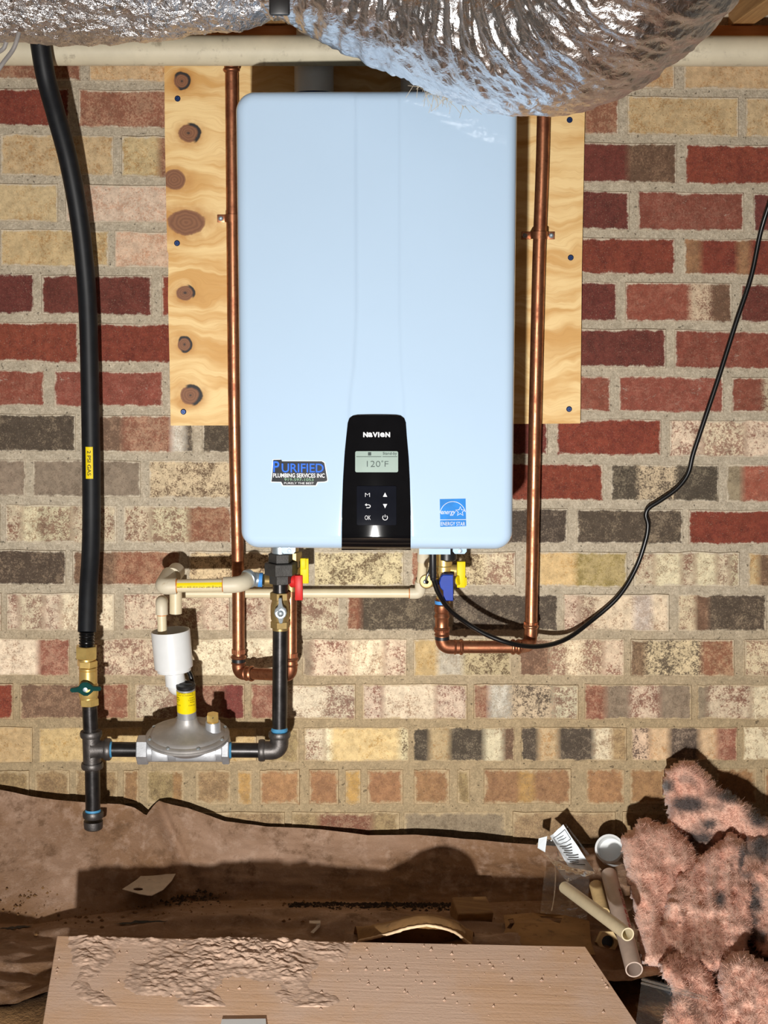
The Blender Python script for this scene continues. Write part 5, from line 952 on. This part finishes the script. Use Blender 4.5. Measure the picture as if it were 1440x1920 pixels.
zc = [onz(1204, 1830, 0.105), onz(1325, 1866, 0.115), onz(1330, 1960, 0.10), onz(1188, 1945, 0.085)]
obj('film', crumple(zc, 40, 40, 0.0018, 4.0, 9, 0.014), M['clear'], zb2, auto=0); A_, B_, C_, D_ = zc
for k in (0.10, 0.16): obj('zip_seal', tube([A_.lerp(D_, k).lerp(B_.lerp(C_, k), t/8)+Vector((0, -0.003, 0.005)) for t in range(9)], 0.0014, 6), M['clear'], zb2)
# ================================================================== pink fiberglass insulation
def insul(poly, dfn, thick, label, seed, fold=0.010, soot=0, nstr=6000, lay=(0.3, -0.2, -0.4), step=5.0, edge_w=24, sootpts=None):
    P = np.array(poly, float); x0, y0 = P.min(0)-step; x1, y1 = P.max(0)+step
    gx = np.arange(x0, x1, step); gy = np.arange(y0, y1, step); XX, YY = np.meshgrid(gx, gy); q = np.stack([XX.ravel(), YY.ravel()], 1)
    inside = np.zeros(len(q), bool); dist = np.full(len(q), 1e9); n = len(P)
    for i in range(n):
        a, b = P[i], P[(i+1) % n]; c = ((a[1] > q[:, 1]) != (b[1] > q[:, 1])); xi = (b[0]-a[0])*(q[:, 1]-a[1])/((b[1]-a[1]) or 1e-9)+a[0]; inside ^= c & (q[:, 0] < xi)
        ab = b-a; t = np.clip(((q-a)@ab)/(ab@ab), 0, 1); dist = np.minimum(dist, np.linalg.norm(q-(a+t[:, None]*ab), axis=1))
    idx = -np.ones(len(q), int); V = []; S = []; k = 0; W = len(gx)
    for i in range(len(q)):
        if not inside[i]: continue
        idx[i] = k; k += 1; x, y = q[i]; t = min(dist[i]/edge_w, 1); prof = math.sqrt(max(1-(1-t)**2, 0))
        ca_, sa_ = math.cos(seed), math.sin(seed); al, ac = x*ca_+y*sa_, -x*sa_+y*ca_
        h = thick*prof+prof*(fold*1.1*ridged(x*0.008+seed, y*0.006, 1, 2)+fold*0.75*ridged(al*0.008+seed, ac*0.034, 3, 3)+fold*0.4*fbm(x*0.07+seed, y*0.07, 2, 3))
        jx, jy = (8*fbm(x*0.045, y*0.045, seed, 3), 8*fbm(x*0.045, y*0.045, seed+9, 3)) if t < 1 else (0, 0); jx *= 1-t; jy *= 1-t
        V.append(at(x+jx, y+jy, dfn(x, y)+h)); s_v = 0.0
        if soot:
            s_v = max(0, min(1, (fbm(x*0.018+seed, y*0.022, 4, 3)-0.18)*4))*soot
        for (sx, sy, rx_, ry_) in (sootpts or []): s_v = max(s_v, min(1, max(0, 1.5-math.hypot((x-sx)/rx_, (y-sy)/ry_)+0.5*fbm(x*0.06, y*0.06, seed, 2))))
        S.append(s_v)
    nf = k; B = []
    for i in range(len(q)):
        if inside[i]: x, y = q[i]; B.append(at(x, y, dfn(x, y)-0.012*min(dist[i]/edge_w, 1)))
    F = []; Hh = len(gy); ec = {}
    for j in range(Hh-1):
        for i in range(W-1):
            c = [idx[j*W+i], idx[j*W+i+1], idx[(j+1)*W+i+1], idx[(j+1)*W+i]]
            if min(c) < 0: continue
            F.append(tuple(c)); F.append(tuple(nf+a for a in c[::-1]))
            for a, b in zip(c, c[1:]+c[:1]): ec[(a, b)] = 1
    for (a, b) in list(ec):
        if (b, a) not in ec: F.append((a, nf+a, nf+b, b))
    VV = V+B; base = sum(V, Vector())/len(V); base.z = min(v.z for v in V)
    t = thing('insulation_batt', base, label, 'insulation'); o = obj('batt', (VV, F), M['pink'], t, auto=0)
    sv = S+S
    at_ = o.data.attributes.new('soot', 'FLOAT', 'POINT'); at_.data.foreach_set('value', np.array(sv, dtype=np.float32) if len(o.data.vertices) == len(sv) else np.zeros(len(o.data.vertices), np.float32))
    # loose fibres standing off the batt
    rnd = random.Random(int(seed*10)); quads = [f for f in F if max(f) < nf and len(f) == 4]; FV = []; FF = []; FS = []; lay = Vector(lay)
    for _ in range(int(nstr*1.4)):
        f = rnd.choice(quads); a, b, c, d = [V[i] for i in f]; u, v = rnd.random(), rnd.random(); p = a.lerp(b, u).lerp(d.lerp(c, u), v); nr = (b-a).cross(d-a)
        if nr.length < 1e-12: continue
        nr.normalize(); nr = nr if nr.y < 0 else -nr; Ls = rnd.uniform(0.004, 0.013); dr = (lay*0.8+nr*rnd.uniform(0.1, 0.9)+Vector((rnd.gauss(0, 0.6), rnd.gauss(0, 0.4), rnd.gauss(0, 0.6)))).normalized()
        sd = dr.cross(nr); sd = sd.normalized()*0.00032 if sd.length > 1e-6 else Vector((0.0003, 0, 0)); bse = len(FV); pp = p-nr*0.001
        for k2 in range(4):
            w_ = sd*(1-k2/3.6); FV += [pp+w_, pp-w_]; pp = pp+dr*Ls/3; dr = (dr+Vector((rnd.gauss(0, 0.35), rnd.gauss(0, 0.35), rnd.gauss(0, 0.35)))-nr*0.25).normalized()
        FF += [(bse+2*k2, bse+2*k2+1, bse+2*k2+3, bse+2*k2+2) for k2 in range(3)]; FS += [S[f[0]]]*8
    fo = obj('loose_fibres', (FV, FF), M['pink'], t, smooth=False, kind='stuff', label='loose pink fibres')
    at2 = fo.data.attributes.new('soot', 'FLOAT', 'POINT'); at2.data.foreach_set('value', np.array(FS, dtype=np.float32))
    return t
insul([(1237, 1470), (1246, 1440), (1275, 1421), (1300, 1424), (1330, 1448), (1352, 1478), (1385, 1490), (1412, 1515), (1445, 1535), (1500, 1560), (1540, 1640), (1540, 1700), (1400, 1690), (1330, 1620), (1262, 1560), (1244, 1505)], lambda x, y: 0.03+(y-1420)*0.00045, 0.055, 'soot-stained pink insulation batt standing against the brick wall', 1.3, 0.014, 0.5, 11000, (0.4, -0.2, 0.3), sootpts=[(1290, 1508, 32, 14), (1250, 1474, 10, 11), (1312, 1572, 26, 20), (1366, 1492, 26, 12), (1420, 1530, 22, 18), (1330, 1545, 18, 10), (1345, 1600, 14, 12)])
insul([(1161, 1568), (1185, 1548), (1200, 1531), (1240, 1540), (1265, 1545), (1300, 1580), (1330, 1640), (1320, 1720), (1290, 1780), (1250, 1815), (1205, 1810), (1196, 1770), (1185, 1710), (1172, 1640)], lambda x, y: 0.08+(y-1530)*0.00120, 0.055, 'pink insulation slab with torn vertical edge beside the pipe offcuts', 4.7, 0.016, 0.0, 11000, (0.6, -0.3, -0.35))
insul([(1262, 1640), (1275, 1620), (1315, 1600), (1345, 1575), (1370, 1560), (1400, 1580), (1420, 1640), (1420, 1720), (1400, 1790), (1330, 1830), (1270, 1800), (1240, 1770), (1232, 1745), (1245, 1690)], lambda x, y: 0.125+(y-1560)*0.00122, 0.055, 'folded pink insulation piece in the middle of the heap', 7.9, 0.024, 0.0, 11000, (0.15, -0.3, -0.7), sootpts=[(1394, 1615, 12, 26), (1350, 1685, 10, 14)])
insul([(1372, 1600), (1400, 1560), (1450, 1560), (1540, 1580), (1560, 1740), (1520, 1800), (1430, 1800), (1385, 1740), (1380, 1660)], lambda x, y: 0.11+(y-1560)*0.00125, 0.060, 'grey-streaked pink insulation piece at the right edge', 11.3, 0.02, 0.9, 9000, (-0.2, -0.3, -0.5), sootpts=[(1405, 1690, 20, 30), (1430, 1590, 22, 22)])
insul([(1228, 1805), (1255, 1785), (1300, 1768), (1310, 1790), (1330, 1810), (1345, 1850), (1370, 1880), (1420, 1900), (1480, 1990), (1250, 1990), (1240, 1900), (1262, 1860), (1240, 1830)], lambda x, y: 0.42+(y-1770)*0.00100, 0.050, 'pink insulation clump in the lower right foreground under the zip bag', 14.1, 0.020, 0.0, 9000, (0.3, -0.2, 0.1))
insul([(1350, 1800), (1362, 1785), (1395, 1782), (1450, 1805), (1560, 1820), (1580, 1990), (1400, 1990), (1340, 1930), (1350, 1880), (1340, 1850)], lambda x, y: 0.44+(y-1780)*0.00100, 0.055, 'pink insulation clump at the lower right corner', 17.7, 0.022, 0.0, 9000, (-0.2, -0.2, 0.2))
bpy.context.view_layer.update()
